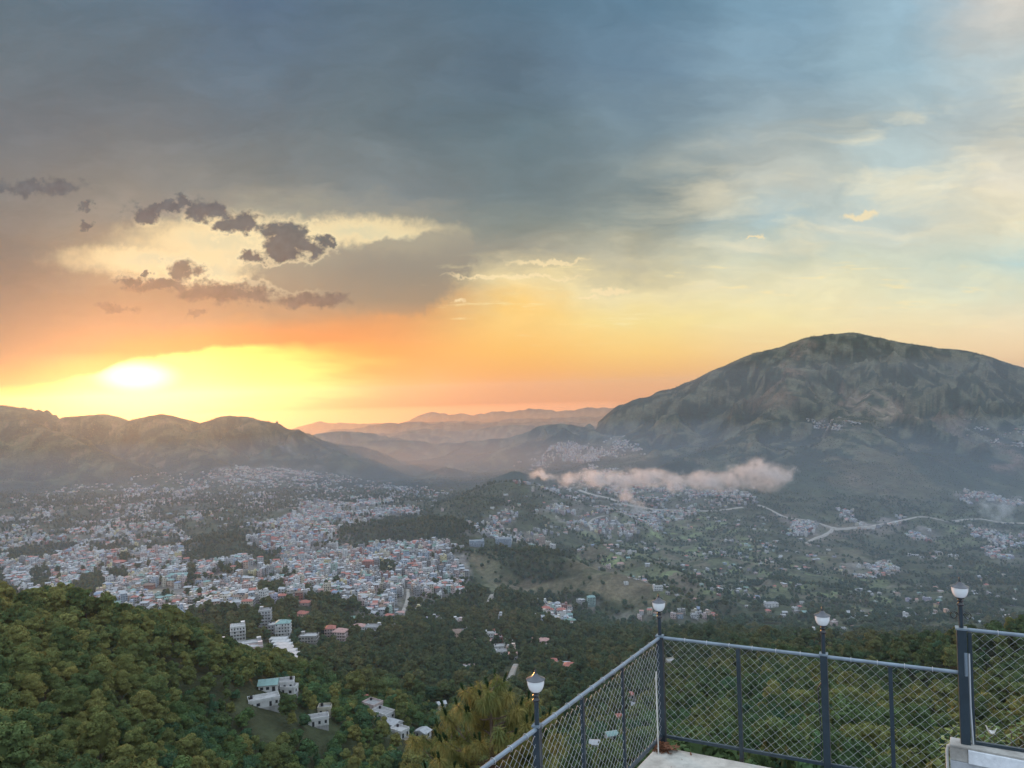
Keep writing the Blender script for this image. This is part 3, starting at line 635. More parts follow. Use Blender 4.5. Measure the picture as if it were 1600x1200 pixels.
ROOFS = {'red': (.34, .13, .10), 'pink': (.40, .24, .21), 'green': (.15, .23, .19), 'teal': (.19, .29, .27), 'blue': (.18, .22, .29), 'rusty brown': (.20, .14, .11), 'tin grey': (.35, .355, .36)}
def windows(hb, parts, x0, x1, y0, y1, z, rnd, sides=(0, 1, 3), gap=2.6, ww=1.3, wh=1.35):
    """dark openings on one storey; parts is None (in the wall mesh) or a list that gets one HB per window"""
    for sd_ in sides:
        a0, a1 = (x0, x1) if sd_ in (0, 2) else (y0, y1)
        n = max(1, int((a1-a0)/gap)); st_ = (a1-a0)/n
        for k in range(n):
            if rnd.random() < .12: continue
            c = a0+st_*(k+.5); w = ww*(.8 if rnd.random() < .5 else 1.1)/2; e_ = .035
            t = hb
            if parts is not None: t = HB(); parts.append(t)
            zz0, zz1 = z+.95, z+.95+wh
            if rnd.random() < .12: zz0 = z+.15
            P_ = {0: [(c-w, y0-e_), (c+w, y0-e_)], 2: [(c+w, y1+e_), (c-w, y1+e_)], 3: [(x0-e_, c+w), (x0-e_, c-w)], 1: [(x1+e_, c-w), (x1+e_, c+w)]}[sd_]
            (ax, ay), (bx, by) = P_
            t.quad([(ax, ay, zz0), (bx, by, zz0), (bx, by, zz1), (ax, ay, zz1)], (.05, .05, .06), 1)
def house(rnd, w, d, n, wall, roof, rcol, win=None, deep=7.0, balcony=None, fh=3.05, setback=None):
    """returns dict of HBs: walls, roof, balcony, tank"""
    P_ = {'walls': HB(), 'roof': HB()}; hb, rf = P_['walls'], P_['roof']
    wc = WALLS[wall]; trim = tuple(min(.8, c*.9+.12) for c in wc)
    x0, x1, y0, y1 = -w/2, w/2, -d/2, d/2
    hb.box(x0+.15, x1-.15, y0+.15, y1-.15, -deep, 0, tuple(c*.62 for c in wc))
    for k in range(n):
        z = k*fh
        hb.box(x0, x1, y0, y1, z+.002, z+fh-.18, wc)
        o_ = .32 if k < n-1 else .2
        hb.box(x0-o_, x1+o_, y0-o_, y1+o_, z+fh-.18, z+fh, trim, bottom=True)
        windows(hb, win, x0, x1, y0, y1, z, rnd)
    H = n*fh
    if balcony or (balcony is None and rnd.random() < .45):
        bl = P_['balcony'] = HB()
        for k in range(1, n):
            z = k*fh; bl.box(x0+.3, x1-.3, y0-1.45, y0-.33, z-.2, z-.02, trim, bottom=True)
            bl.box(x0+.3, x1-.3, y0-1.45, y0-1.38, z-.02, z+.85, tuple(c*.8 for c in trim))
    if roof == 'flat':
        c = (.24, .235, .23) if rnd.random() < .6 else (.36, .35, .34)
        rf.box(x0-.1, x1+.1, y0-.1, y1+.1, H, H+.12, c)
        for a in ((x0-.1, x1+.1, y0-.1, y0+.08), (x0-.1, x1+.1, y1-.08, y1+.1), (x0-.1, x0+.08, y0+.08, y1-.08), (x1-.08, x1+.1, y0+.08, y1-.08)):
            rf.box(*a, H+.12, H+.95, wc)
        sx = rnd.choice((-1, 1)); s_ = HB()
        if n > 1: P_['stair_head'] = s_
        cx = sx*(w/2-1.9); s_.box(cx-1.5, cx+1.5, y1-3.4, y1-.4, H+.12, H+2.6, wc); s_.box(cx-1.8, cx+1.8, y1-3.7, y1-.1, H+2.6, H+2.75, trim, bottom=True)
        t = P_['water_tank'] = HB(); tx = -sx*(w/2-1.5)
        tc = (.03, .03, .035) if rnd.random() < .6 else (.7, .7, .7)
        ring = [(tx+.62*math.cos(a*math.pi/4), y1-1.4+.62*math.sin(a*math.pi/4)) for a in range(8)]
        for a in range(8):
            p, q = ring[a], ring[(a+1) % 8]; t.quad([(p[0], p[1], H+.12), (q[0], q[1], H+.12), (q[0], q[1], H+1.35), (p[0], p[1], H+1.35)], tc)
            t.quad([(p[0], p[1], H+1.35), (q[0], q[1], H+1.35), (tx, y1-1.4, H+1.55), (tx, y1-1.4, H+1.55)], tc)
    elif roof == 'hip': rf.hip(x0, x1, y0, y1, H, min(w, d)*.27, ROOFS[rcol])
    elif roof == 'gable': rf.hip(x0, x1, y0, y1, H, min(w, d)*.25, ROOFS[rcol], gable=True)
    elif roof == 'shed':
        c = ROOFS[rcol]; A_, B_, C_, D_ = (x0-.7, y0-.7, H+.05), (x1+.7, y0-.7, H+.05), (x1+.7, y1+.7, H+.9), (x0-.7, y1+.7, H+.9)
        rf.quad([A_, B_, C_, D_], c); rf.quad([(p[0], p[1], p[2]-.1) for p in (A_, D_, C_, B_)], c)
    return P_
class BigMesh:
    def __init__(s): s.v = []; s.f = []; s.mi = []; s.c = []; s.n = 0
    def add(s, hb, x, y, z, rz):
        if not hb.v: return
        v, q, mi, c = hb.arrays(x, y, z, rz); s.v.append(v); s.f.append(q+s.n); s.mi += mi; s.c += c; s.n += len(v)
    def build(s, name):
        v = np.concatenate(s.v); f = np.concatenate(s.f)
        me = bpy.data.meshes.new(name)
        tri = (v[f[:, 2]] == v[f[:, 3]]).all(1)
        me.from_pydata(v.tolist(), [], [fa[:3] if t else fa for fa, t in zip(f.tolist(), tri)])
        me.materials.append(PAINT); me.materials.append(GLASSY); me.polygons.foreach_set('material_index', s.mi)
        c = np.array(s.c, np.float32)
        ca = me.color_attributes.new('tint', 'FLOAT_COLOR', 'POINT'); ca.data.foreach_set('color', np.concatenate([c, np.ones((len(c), 1), np.float32)], 1).ravel())
        return link(name, me)
OCC = {}
def occ_add(x, y, r):
    for i in range(int((x-r)//5), int((x+r)//5)+1):
        for j in range(int((y-r)//5), int((y+r)//5)+1): OCC[(i, j)] = 1
def occ(x, y): return (int(x//5), int(y//5)) in OCC
REG = []   # every separately built thing that needs a telling label: dict(o, noun phrase, px, py)
def emit_house(kind, P_, x, y, z, rz, phrase, cat, group, label=None, win=None):
    r = link(kind, None, None, (x, y, z), rz)
    for nm, hb in P_.items():
        if hb.v: hb.build(nm, r)
    for wn in (win or []): wn.build('window', r)
    tag(r, label, cat, group)
    if not label:
        a, b = topx(x, y, z+4); REG.append(dict(o=r, ph=phrase, x=float(a), y=float(b)))
    return r
GROVES = [[(283,878),(288,852),(315,836),(375,836),(388,850),(380,872),(330,884)], [(498,858),(530,832),(560,820),(600,812),(660,808),(705,808),(742,830),(705,846),(640,852),(560,852)],
          [(395,868),(440,862),(440,884),(400,886)], [(10,868),(40,855),(100,850),(120,862),(80,876),(10,880)], [(45,900),(70,882),(82,900),(70,930),(50,925)], [(180,872),(215,868),(220,880),(185,884)],
          [(160,895),(200,892),(205,908),(170,910)], [(120,915),(160,895),(170,925),(130,945),(85,940)], [(292,880),(305,880),(310,925),(292,925)], [(590,885),(625,880),(620,900),(590,902)],
          [(700,780),(745,765),(790,765),(790,785),(745,805),(690,812)], [(400,920),(440,918),(440,935),(400,935)], [(150,858),(250,850),(250,862),(160,868)]]
FIELD_G = [(225,922),(262,917),(296,922),(288,938),(240,940),(228,934)]
# ------------------------------------------------------------------ roads
RDPTS = []
def road(pts, width, name, label_=None, bank=5.0):
    P = [hit(x, y, 250) for x, y in pts]; Q = []
    for a_, b_ in zip(P[:-1], P[1:]):
        n = max(2, int(np.hypot(*(b_-a_)[:2])/12))
        for k in range(n): Q.append(a_+(b_-a_)*k/n)
    Q = np.array(Q+[P[-1]]); 
    for _ in range(6): Q[1:-1, :2] = (Q[:-2, :2]+2*Q[1:-1, :2]+Q[2:, :2])/4
    T = np.gradient(Q[:, :2], axis=0); T /= np.linalg.norm(T, axis=1)[:, None]+1e-6; Nn = np.stack([-T[:, 1], T[:, 0]], 1)
    zs = np.max([zat(Q[:, 0]+Nn[:, 0]*o, Q[:, 1]+Nn[:, 1]*o) for o in (-width*.7, 0, width*.7)], axis=0)+1.4
    for _ in range(4): zs[1:-1] = np.maximum((zs[:-2]+2*zs[1:-1]+zs[2:])/4, zs[1:-1]-1)
    for q_ in Q:
        occ_add(q_[0], q_[1], width*.6+3)
        if width > 9: RDPTS.append((q_[0], q_[1]-6))
    v = []; f = []
    for i in range(len(Q)):
        for o, dz in ((-width/2-bank, -bank*1.3), (-width/2, 0), (width/2, 0), (width/2+bank, -bank*1.3)):
            v.append((Q[i, 0]+Nn[i, 0]*o, Q[i, 1]+Nn[i, 1]*o, zs[i]+dz))
        if i:
            for k in range(3): f.append((4*i-4+k, 4*i-4+k+1, 4*i+k+1, 4*i+k))
    tag(link(name, npmesh(name, v, quads=f, mats=[ROADM])), kind='structure')
ROADM = plain_mat('dusty pale asphalt and cut banks', (.29, .265, .23), .9, var=.3, scale=.08)
road([(905,766),(940,776),(970,787),(990,793),(1020,796),(1060,798),(1110,799),(1160,793)], 13, 'road', bank=9)
road([(1185,790),(1215,803),(1250,812),(1285,820),(1300,827),(1350,825),(1400,815),(1440,808),(1500,813),(1560,816),(1640,819)], 10, 'road', bank=7)
road([(1300,827),(1285,838),(1262,848)], 7, 'road', bank=4)
road([(925,830),(918,818),(925,808),(945,808)], 7, 'road', bank=2)
road([(628,962),(634,948),(638,935),(637,922)], 4, 'road', bank=1)
road([(764,942),(768,932),(775,925)], 5, 'path', bank=2)
road([(737,958),(745,952),(752,955)], 5, 'path', bank=1)
road([(793,1080),(796,1066),(800,1052),(806,1040)], 4, 'path', bank=1)
road([(480,790),(500,783),(540,780)], 6, 'road', bank=2)

# ---- buildings one can tell apart: px, py (foot), width m, depth m, storeys, turn deg, wall, roof, roof colour, size key, label
LANDM = [
 (372,1004,13,11,5,20,'white','flat','', 'tall white five-storey block with open dark bays, on the ridge above the stepped terraces'),
 (386,1022,24,9,3,25,'pale grey','flat','', 'long grey three-storey block with banded balconies below the tall white block'),
 (398,1028,13,9,3,20,'pale pink','flat','', 'pink and white block at the right end of the long banded grey block'),
 (340,1014,12,8,2,15,'pale pink','flat','', 'low pinkish house half hidden by trees left of the tall white block'),
 (415,981,12,11,6,10,'pale grey','flat','', 'slim grey tower block of six storeys rising behind the banded grey block'),
 (443,992,14,10,4,8,'white','hip','teal', 'white four-storey block with teal roof above the stepped terrace building'),
 (430,990,12,10,3,8,'grey','flat','', 'grey unfinished three-storey block beside the white block with teal roof'),
 (483,1003,17,11,2,0,'bare concrete','flat','', 'bare concrete two-storey frame alone in trees, right of the stepped terraces'),
 (420,1078,8,7,1,10,'white','gable','teal', 'bright teal roofed shed beside the white hillside villa'),
 (441,1076,11,6,1,12,'white','flat','', 'white flat-roofed villa in the pine forest beside the teal shed'),
 (452,1084,7,5,1,-10,'white','flat','', 'small white wing of the hillside villa nearest its brown yard'),
 (412,1103,13,6,1,25,'white','flat','', 'long low white building on the downhill side of the hillside villa'),
 (508,1116,6,5,1,5,'cream','flat','', 'small cream house in trees at the end of the white terrace walk'),
 (494,1133,11,5,1,18,'white','flat','', 'low white slab-roofed building below the small cream house'),
 (569,1096,7,5,1,-35,'white','gable','red', 'small red-roofed house at the top end of the diagonal white terrace row'),
 (582,1108,9,7,1,-35,'pale pink','flat','', 'pink-topped house second from the top in the diagonal terrace row'),
 (598,1122,11,7,1,-35,'white','flat','', 'white flat-roofed house in the middle of the diagonal terrace row'),
 (613,1138,9,6,1,-35,'pale grey','gable','tin grey', 'grey-roofed house fourth down the diagonal terrace row'),
 (624,1150,8,6,1,-35,'white','flat','', 'lowest white house of the diagonal terrace row'),
 (661,1152,5,7,1,60,'white','gable','tin grey', 'white-roofed hut in trees left of the golden pine'),
 (690,1114,5,5,2,20,'pale blue','gable','tin grey', 'pale blue narrow house in trees above the golden pine'),
 (455,968,14,10,1,10,'brick red','hip','red', 'wide red hip-roofed bungalow in dark trees below the dense town'),
 (472,966,13,10,2,-15,'peach','hip','red', 'red-roofed chalet just right of the wide red bungalow'),
 (516,995,11,10,3,10,'pale pink','hip','red', 'crimson-roofed three-storey house in trees, left one of a close pair'),
 (532,1000,13,11,3,-10,'pale pink','hip','pink', 'pink-roofed three-storey house, right one of a close pair in trees'),
 (561,987,13,10,2,5,'white','hip','pink', 'white house with pink roof alone between the red pair and the grey block'),
 (583,992,16,11,3,-5,'pale grey','flat','', 'grey flat-roofed block right of the white house with pink roof'),
 (550,970,16,9,1,5,'pale grey','hip','green', 'low house with green roof in trees above the pink-roofed house'),
 (567,944,19,14,4,5,'cream','flat','', 'cream four-storey block with teal cap at the front edge of the dense town'),
 (694,916,26,10,2,-12,'mint green','hip','pink', 'long pale green school with pink centre roof at the right edge of town'),
 (613,917,17,12,4,0,'pale grey','flat','', 'pale grey four-storey block standing at the lower right of the dense town'),
 (476,945,13,10,1,0,'pale pink','hip','red', 'bright red pyramid-roofed hall at the front edge of the dense town'),
 (387,930,12,10,5,0,'pale pink','flat','', 'tall pink five-storey house among the lower town roofs'),
 (457,930,13,11,4,5,'mint green','flat','', 'mint green four-storey block among the lower town roofs'),
 (186,885,24,12,3,0,'brick red','hip','red', 'large brick red institution block among dark trees in the left town'),
 (280,905,40,16,2,3,'pale blue','hip','teal', 'long hall with teal roof above the bare sports ground'),
 (232,920,18,10,2,5,'brick red','hip','rusty brown', 'dark red hall at the left end of the bare sports ground'),
 (170,950,30,9,2,18,'mint green','gable','green', 'long pale green roofed shed at the lower left edge of town'),
 (222,905,30,12,3,3,'cream','flat','', 'wide cream institution block above the dark red hall'),
 (745,852,32,12,3,5,'pale blue','flat','', 'wide blue-grey glazed institute block, left of the two on the spur'),
 (787,850,34,14,4,-5,'pale blue','flat','', 'wide blue-grey glazed institute block, right of the two on the spur'),
 (703,856,60,5,1,2,'pale grey','flat','', 'long low grey gallery running left from the glazed institute blocks'),
 (847,852,14,12,7,10,'peach','flat','', 'tall peach apartment tower on the slope right of the glazed institute'),
 (857,858,12,11,6,10,'cream','flat','', 'cream apartment tower in front of the tall peach tower'),
 (864,862,11,10,5,10,'white','flat','', 'white apartment tower lowest of the three on the slope'),
 (838,846,12,10,6,10,'cream','flat','', 'cream apartment block uphill behind the tall peach tower'),
 (712,996,17,12,2,15,'peach','hip','rusty brown', 'rusty brown roofed house alone in the middle of the pine forest'),
 (762,1005,9,8,1,0,'pale pink','gable','pink', 'tiny pink-roofed hut right of the rusty brown roofed house'),
 (780,1014,10,8,1,10,'white','flat','', 'small white hut in the forest left of the near lamp globe'),
 (892,1050,12,9,2,-12,'yellow','hip','red', 'yellow house with bright red roof beside the left fence rail'),
 (880,1042,12,8,1,-10,'pale grey','gable','tin grey', 'grey tin-roofed house just left of the yellow house with red roof'),
 (838,1007,11,8,2,0,'peach','hip','rusty brown', 'brown-roofed house in trees, left one of a pair above the left fence rail'),
 (850,1009,11,9,2,0,'pale pink','hip','pink', 'pink-roofed house in trees, right one of a pair above the left fence rail'),
 (784,1022,14,8,1,0,'white','flat','', 'white bungalow on a clearing below the small forest huts'),
 (924,945,13,10,4,5,'mint green','hip','teal', 'mint green four-storey house with teal roof left of the corner lamp'),
 (853,960,12,10,3,5,'pale pink','hip','red', 'red-roofed pink house at the top left of the hamlet below the bald spur'),
 (877,962,12,10,3,-5,'pale pink','hip','red', 'red-roofed pink house at the top right of the hamlet below the bald spur'),
 (852,975,11,9,3,5,'pale blue','flat','', 'blue-tarped house in the middle of the hamlet below the bald spur'),
 (983,1100,6,5,2,15,'white','hip','red', 'pink-red roofed house seen through the left fence mesh, topmost there'),
 (990,1118,8,6,2,-30,'pale blue','gable','tin grey', 'blue-grey house with tin roof seen through the left fence mesh'),
 (968,1128,7,6,1,15,'cream','gable','red', 'cream house with red roof seen through the left fence mesh'),
 (957,1158,5,4,1,15,'white','gable','teal', 'teal-roofed hut low behind the left fence mesh'),
 (930,1172,4,4,1,-10,'white','gable','tin grey', 'white hut low behind the left fence mesh'),
 (1003,1182,4,3,1,20,'white','gable','pink', 'pink-roofed hut beside the corner of the terrace, lowest of the huts'),
 (1041,1050,14,8,1,-15,'white','gable','tin grey', 'white house seen just right of the fence corner post'),
 (1052,1038,12,8,1,10,'cream','flat','', 'low cream house behind the white house right of the corner post'),
 (1065,988,11,9,2,0,'pale grey','flat','', 'grey two-storey house right of a pale one above the fence rail'),
 (1033,990,13,9,2,0,'yellow','flat','', 'yellow-based house standing directly behind the corner lamp pole'),
 (1085,966,11,8,2,0,'pale grey','flat','', 'single pale grey cube house in the valley right of the corner lamp'),
 (1205,948,22,13,2,5,'white','flat','', 'wide white villa on a knoll in the green valley, between two lamps'),
 (1327,962,20,12,2,-10,'white','hip','tin grey', 'white villa with grey roof on the valley floor above the middle lamp'),
 (1298,1002,16,10,1,5,'pale pink','gable','pink', 'pink-roofed long house just right of the middle lamp'),
 (1312,1008,12,10,1,5,'white','gable','tin grey', 'white-roofed house just right of the pink-roofed long house'),
 (1533,908,11,11,1,0,'yellow','hip','rusty brown', 'small yellow-domed shrine in the green valley right of the tall lamp'),
 (1547,782,26,14,2,0,'white','flat','', 'wide white hall by the small smoke plume at the right edge'),
 (1028,922,16,7,2,0,'white','flat','', 'white two-storey hotel alone on the hillside above the corner lamp'),
]
def landmarks():
    for px, py, w, d, n, rz, wall, roof, rc, lab in LANDM:
        rnd = random.Random(px*7+py)
        p = hit(px, py, 560 if px < 500 and py < 1040 else 100); D = p[1]
        if D > 1500: w *= 1.0
        win = [] if (w*F/D > 22 and len(lab) and D < 1000) else None
        P_ = house(rnd, w, d, n, wall, roof, rc, win=win, balcony=(n >= 3))
        z = float(zat(p[0], D))+.3
        kind = 'shed' if 'shed' in lab or 'hut' in lab else ('apartment_block' if n > 3 else 'house')
        r = emit_house(kind, P_, float(p[0]), float(D), z, R(rz), '', {'shed': 'shed', 'apartment_block': 'building', 'house': 'house'}[kind], None, lab, win)
        occ_add(p[0], D, max(w, d)*(.32 if D < 560 else .45))
        if D < 1000:
            for b_ in ((6, 11, 16, 21) if D < 560 or px > 500 else (6, 12, 18, 24, 30, 36, 42, 48)): occ_add(p[0]*(1-b_/D), D-b_, w*(.25 if D < 560 else .42))
    # the stepped terrace building running downhill
    p = hit(436, 1004, 560); q = hit(456, 1034, 560); r = link('stepped_building', None, None, (float(p[0]), float(p[1]), float(p[2])))
    tag(r, 'white building stepping downhill in six terraces below the teal-roofed block', 'building')
    rnd = random.Random(3)
    for k in range(7):
        f = k/6; x = (q[0]-p[0])*f; y = (q[1]-p[1])*f; z = (q[2]-p[2])*f
        t = HB(); t.box(x-8, x+8, y-4, y+4, z-8, z+4.2, (.62, .62, .62)); t.box(x-8.3, x+8.3, y-4.4, y+3.5, z+4.2, z+4.5, (.42, .41, .40), bottom=True)
        for wx in range(5): t.quad([(x-6.9+wx*3.1, y-4.05, z+1.2), (x-5+wx*3.1, y-4.05, z+1.2), (x-5+wx*3.1, y-4.05, z+3.4), (x-6.9+wx*3.1, y-4.05, z+3.4)], (.04,)*3, 1)
        t.build('terrace', r)
        for b_ in (0, 8, 16, 24, 32): occ_add(p[0]+x, p[1]+y-b_, 8)
landmarks()
# ---- the rest of the town
HOUSES = []
def scatter_houses():
    step = 10.4
    for iy in range(int(560/step), int(5200/step)):
        y = iy*step; st_ = step if y < 2600 else step
        xs_ = np.arange(-.76*y, .76*y, st_); n = len(xs_)
        jx = xs_+rng.uniform(-3.4, 3.4, n); jy = y+rng.uniform(-3.4, 3.4, n)
        z = zat(jx, jy); vis = seen(jx, jy, z, 9)
        a, b = topx(jx, jy, z)
        ea = a+fbm(jx, jy, 160, 3, 81)*26; eb = b+fbm(jx, jy, 160, 3, 82)*9
        nz = fbm(jx, jy, 130, 2, 77)*.9+fbm(jx, jy, 34, 2, 78)*.5
        u = rng.random(n)
        dens = np.zeros(n); sto = np.full(n, 2)
        for pl, dn, s_ in TOWN:
            q = inpoly(ea, eb, pl)&(dn > dens); dens[q] = dn; sto[q] = s_
        for g in GROVES: dens[inpoly(a, b, g)] *= .06
        dens[inpoly(a, b, FIELD_G)] = 0
        dd = np.where(dens > .85, dens*np.clip(1.05+nz*1.2, .15, 1), dens*np.clip(.85+nz*2.0, 0, 1.3))
        ok = vis&(u < dd)&(a > -60)&(a < 1660)
        for k in np.nonzero(ok)[0]:
            if occ(jx[k], jy[k]): continue
            HOUSES.append((float(jx[k]), float(jy[k]), float(z[k]), int(sto[k]), float(a[k]), float(b[k]), float(dens[k])))
scatter_houses()
random.seed(11)
def scatter_build():
    wk = list(WALLS); ww = [24, 10, 9, 6, 5, 3, 13, 16, 4, 2, 8, 2]
    spec = []
    for (x, y, z, s_, a, b, dn) in HOUSES:
        rnd = random.Random(int(x*13+y*7))
        w = rnd.uniform(5.6, 10)*(1.6 if rnd.random() < .06 else 1); d = rnd.uniform(5.6, 8.6)
        n = max(1, min(6, s_+rnd.choice((-1, 0, 0, 0, 1, 1 if dn > .7 else 0))))
        if dn < .6: n = min(n, 2)
        if dn > .7 and rnd.random() < .05: n += 2; w *= 1.2
        wall = rnd.choices(wk, ww)[0]
        rt_ = rnd.choices(('flat', 'hip', 'gable', 'shed'), (60, 16, 10, 14))[0]
        rc = rnd.choices(list(ROOFS), (22, 13, 7, 6, 4, 14, 34))[0]
        slope = rnd.choice((0, 0, 90, 12, -15, 30))+rnd.uniform(-8, 8)
        spec.append((max(w, n*3.0)/y if True else 0, x, y, z, w, d, n, wall, rt_, rc, R(slope), a, b, rnd))
        occ_add(x, y, max(w, d)*.5)
    # those that show largest are things, the others one mass
    inside = [s for s in spec if 0 < s[11] < 1600 and 0 < s[12] < 1195]
    inside.sort(key=lambda s: -s[0]*(s[4]*1.0)**0)
    top = set(id(s) for s in inside[:235])
    big = BigMesh(); nb = 0
    for s in spec:
        _, x, y, z, w, d, n, wall, rt_, rc, rz, a, b, rnd = s
        P_ = house(rnd, w, d, n, wall, rt_, rc, deep=5)
        if id(s) in top:
            num = {1: 'one-storey', 2: 'two-storey', 3: 'three-storey', 4: 'four-storey', 5: 'five-storey', 6: 'six-storey'}.get(n, 'tall')
            ph = '%s %s house with %s' % (wall, num, 'flat roof' if rt_ == 'flat' else '%s %s roof' % (rc, {'hip': 'hipped', 'gable': 'gabled', 'shed': 'sloping'}[rt_]))
            emit_house('house', P_, x, y, z, rz, ph, 'house', 'houses of the hill town')
        else:
            nb += 1
            for hb in P_.values(): big.add(hb, x, y, z, rz)
    o = big.build('distant_houses'); tag(o, 'mass of small pale houses of the far town and hamlets', 'houses', kind='stuff')
    print('houses', len(spec), 'mass', nb)
scatter_build()

# ------------------------------------------------------------------ trees
def foliage_mat(name, stops, spots=.12):
    m_, n, b = material(name, .85, .12)
    rnd = n.new('ShaderNodeObjectInfo').outputs['Random']
    g = n.new('ShaderNodeNewGeometry').outputs['Position']
    patch = n.noise(g, .009, 3, .5)
    f = n.m('ADD', n.m('MULTIPLY', rnd, .55), n.m('MULTIPLY', n.m('SUBTRACT', patch, .28), 1.05), clamp=True)
    c = n.ramp(f, stops)
    c = n.mix(n.m('MULTIPLY', n.ss(n.sep(g)[1], 370, 560), .62), c, n.ramp(f, [(0, (.030, .058, .040)), (.5, (.055, .080, .050)), (1, (.095, .095, .060))]))  # far trees mixed darker and greyer: dim distant haze put into the colour
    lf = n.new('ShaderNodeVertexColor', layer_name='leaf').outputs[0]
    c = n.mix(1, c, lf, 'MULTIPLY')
    n.put(b.inputs['Base Color'], c)
    b.inputs['Subsurface Weight'].default_value = 0
    tr = n.new('ShaderNodeBsdfTranslucent'); n.put(tr.inputs[0], c)
    ms = n.new('ShaderNodeMixShader'); ms.inputs[0].default_value = .25
    out = n.N['Material Output']; n.L.new(b.outputs[0], ms.inputs[1]); n.L.new(tr.outputs[0], ms.inputs[2]); n.L.new(ms.outputs[0], out.inputs[0])
    return m_
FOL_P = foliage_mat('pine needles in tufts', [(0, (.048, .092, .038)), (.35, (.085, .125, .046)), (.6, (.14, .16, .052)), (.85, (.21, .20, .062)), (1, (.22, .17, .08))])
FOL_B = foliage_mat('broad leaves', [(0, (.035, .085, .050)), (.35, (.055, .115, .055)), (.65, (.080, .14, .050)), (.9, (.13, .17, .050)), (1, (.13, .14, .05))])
BARK = plain_mat('grey brown bark', (.12, .085, .065), .95, var=.3)
def crown_mesh(name, seed, nclump, nleaf, leaf, rx, z0, z1, mat, shape='round'):
    r = np.random.default_rng(seed); H = z1-z0; cz = (z0+z1)/2
    cl = []
    while len(cl) < nclump:
        p = r.uniform(-1, 1, 3); q = np.linalg.norm(p)
        if q > 1 or q < .45: continue
        if shape == 'cone': 
            if math.hypot(p[0], p[1]) > (1-p[2])*.55+.15: continue
        if shape == 'round' and p[2] < -.75: continue
        cl.append(p)
    cl = np.array(cl); cr = r.uniform(.30, .50, nclump)
    C = cl*np.array([rx, rx, H/2])*.78; C[:, 2] += cz
    k = r.integers(0, nclump, nleaf)
    nrm = r.normal(size=(nleaf, 3)); nrm /= np.linalg.norm(nrm, axis=1)[:, None]
    nrm[:, 2] = np.abs(nrm[:, 2])*.9+nrm[:, 2]*.1; nrm /= np.linalg.norm(nrm, axis=1)[:, None]
    R_ = (cr[k]*rx)[:, None]*r.uniform(.75, 1.12, (nleaf, 1))
    pos = C[k]+nrm*R_*np.array([1, 1, .8])
    face_n = nrm+r.normal(size=(nleaf, 3))*.34; face_n /= np.linalg.norm(face_n, axis=1)[:, None]
    t = np.cross(face_n, r.normal(size=(nleaf, 3))); t /= np.linalg.norm(t, axis=1)[:, None]; bt = np.cross(face_n, t)
    s = leaf*r.uniform(.6, 1.3, (nleaf, 1))
    v = np.concatenate([pos+t*s, pos-t*s*.6+bt*s*.8, pos-t*s*.6-bt*s*.8], 1).reshape(-1, 3)
    # a lumpy heart behind the leaves
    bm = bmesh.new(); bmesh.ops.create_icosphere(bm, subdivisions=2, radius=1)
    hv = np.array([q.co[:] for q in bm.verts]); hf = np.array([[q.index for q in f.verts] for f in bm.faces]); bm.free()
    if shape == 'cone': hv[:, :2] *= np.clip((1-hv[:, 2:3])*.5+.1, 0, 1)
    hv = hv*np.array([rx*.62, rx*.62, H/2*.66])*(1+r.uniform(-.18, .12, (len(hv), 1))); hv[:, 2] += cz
    f = np.arange(len(v)).reshape(-1, 3); V_ = np.concatenate([v, hv]); Fc = np.concatenate([f, hf+len(v)])
    me = npmesh(name, V_, faces=Fc, mats=[mat])
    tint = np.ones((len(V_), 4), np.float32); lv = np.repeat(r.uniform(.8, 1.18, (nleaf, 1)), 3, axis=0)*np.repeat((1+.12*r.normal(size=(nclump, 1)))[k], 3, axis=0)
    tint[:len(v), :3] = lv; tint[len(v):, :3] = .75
    ca = me.color_attributes.new('leaf', 'FLOAT_COLOR', 'POINT'); ca.data.foreach_set('color', tint.ravel())
    return me
def trunk_mesh(name, seed, h, r0):
    r = random.Random(seed); v = []; f = []
    def tube(pts, rs, n=6):
        k = len(v)
        for (x, y, z), q in zip(pts, rs):
            for a in range(n): v.append((x+q*math.cos(a*math.tau/n), y+q*math.sin(a*math.tau/n), z))
        for i in range(len(pts)-1):
            for a in range(n): f.append((k+i*n+a, k+i*n+(a+1) % n, k+(i+1)*n+(a+1) % n, k+(i+1)*n+a))
    bx, by = r.uniform(-.4, .4), r.uniform(-.4, .4)
    tube([(0, 0, -2.5), (bx*.2, by*.2, h*.3), (bx*.6, by*.6, h*.65), (bx, by, h)], [r0*1.25, r0, r0*.7, r0*.25])
    for k in range(6):
        z = h*r.uniform(.4, .8); a = r.uniform(0, 6.28); l = r.uniform(1.5, 3)
        tube([(bx*.4, by*.4, z), (bx*.4+l*.6*math.cos(a), by*.4+l*.6*math.sin(a), z+l*.35), (l*math.cos(a), l*math.sin(a), z+l*.6)], [r0*.35, r0*.22, r0*.08], 4)
    return npmesh(name, v, quads=f, mats=[BARK])
PINE_HI = [crown_mesh('pine crown', 10+i, 26, 6500, .25, 3.0+.25*i, 3.4, 13+i*.7, FOL_P) for i in range(3)]
PINE_LO = [crown_mesh('pine crown', 20+i, 20, 2300, .42, 3.0+.3*i, 3.0, 12.6+i, FOL_P) for i in range(4)]
BROAD_HI = [crown_mesh('leaf crown', 30+i, 32, 6500, .26, 3.8+.3*i, 1.4, 9.2+i*.6, FOL_B) for i in range(3)]
BROAD_LO = [crown_mesh('leaf crown', 40+i, 22, 2000, .46, 3.6+.35*i, 1.2, 8.8+i*.8, FOL_B) for i in range(4)]
CONE_LO = [crown_mesh('cypress crown', 50+i, 22, 1500, .4, 3.0, 1.2, 13.5, FOL_B, 'cone') for i in range(2)]
TRUNKS = [trunk_mesh('trunk', 60+i, 9.5, .26) for i in range(3)]
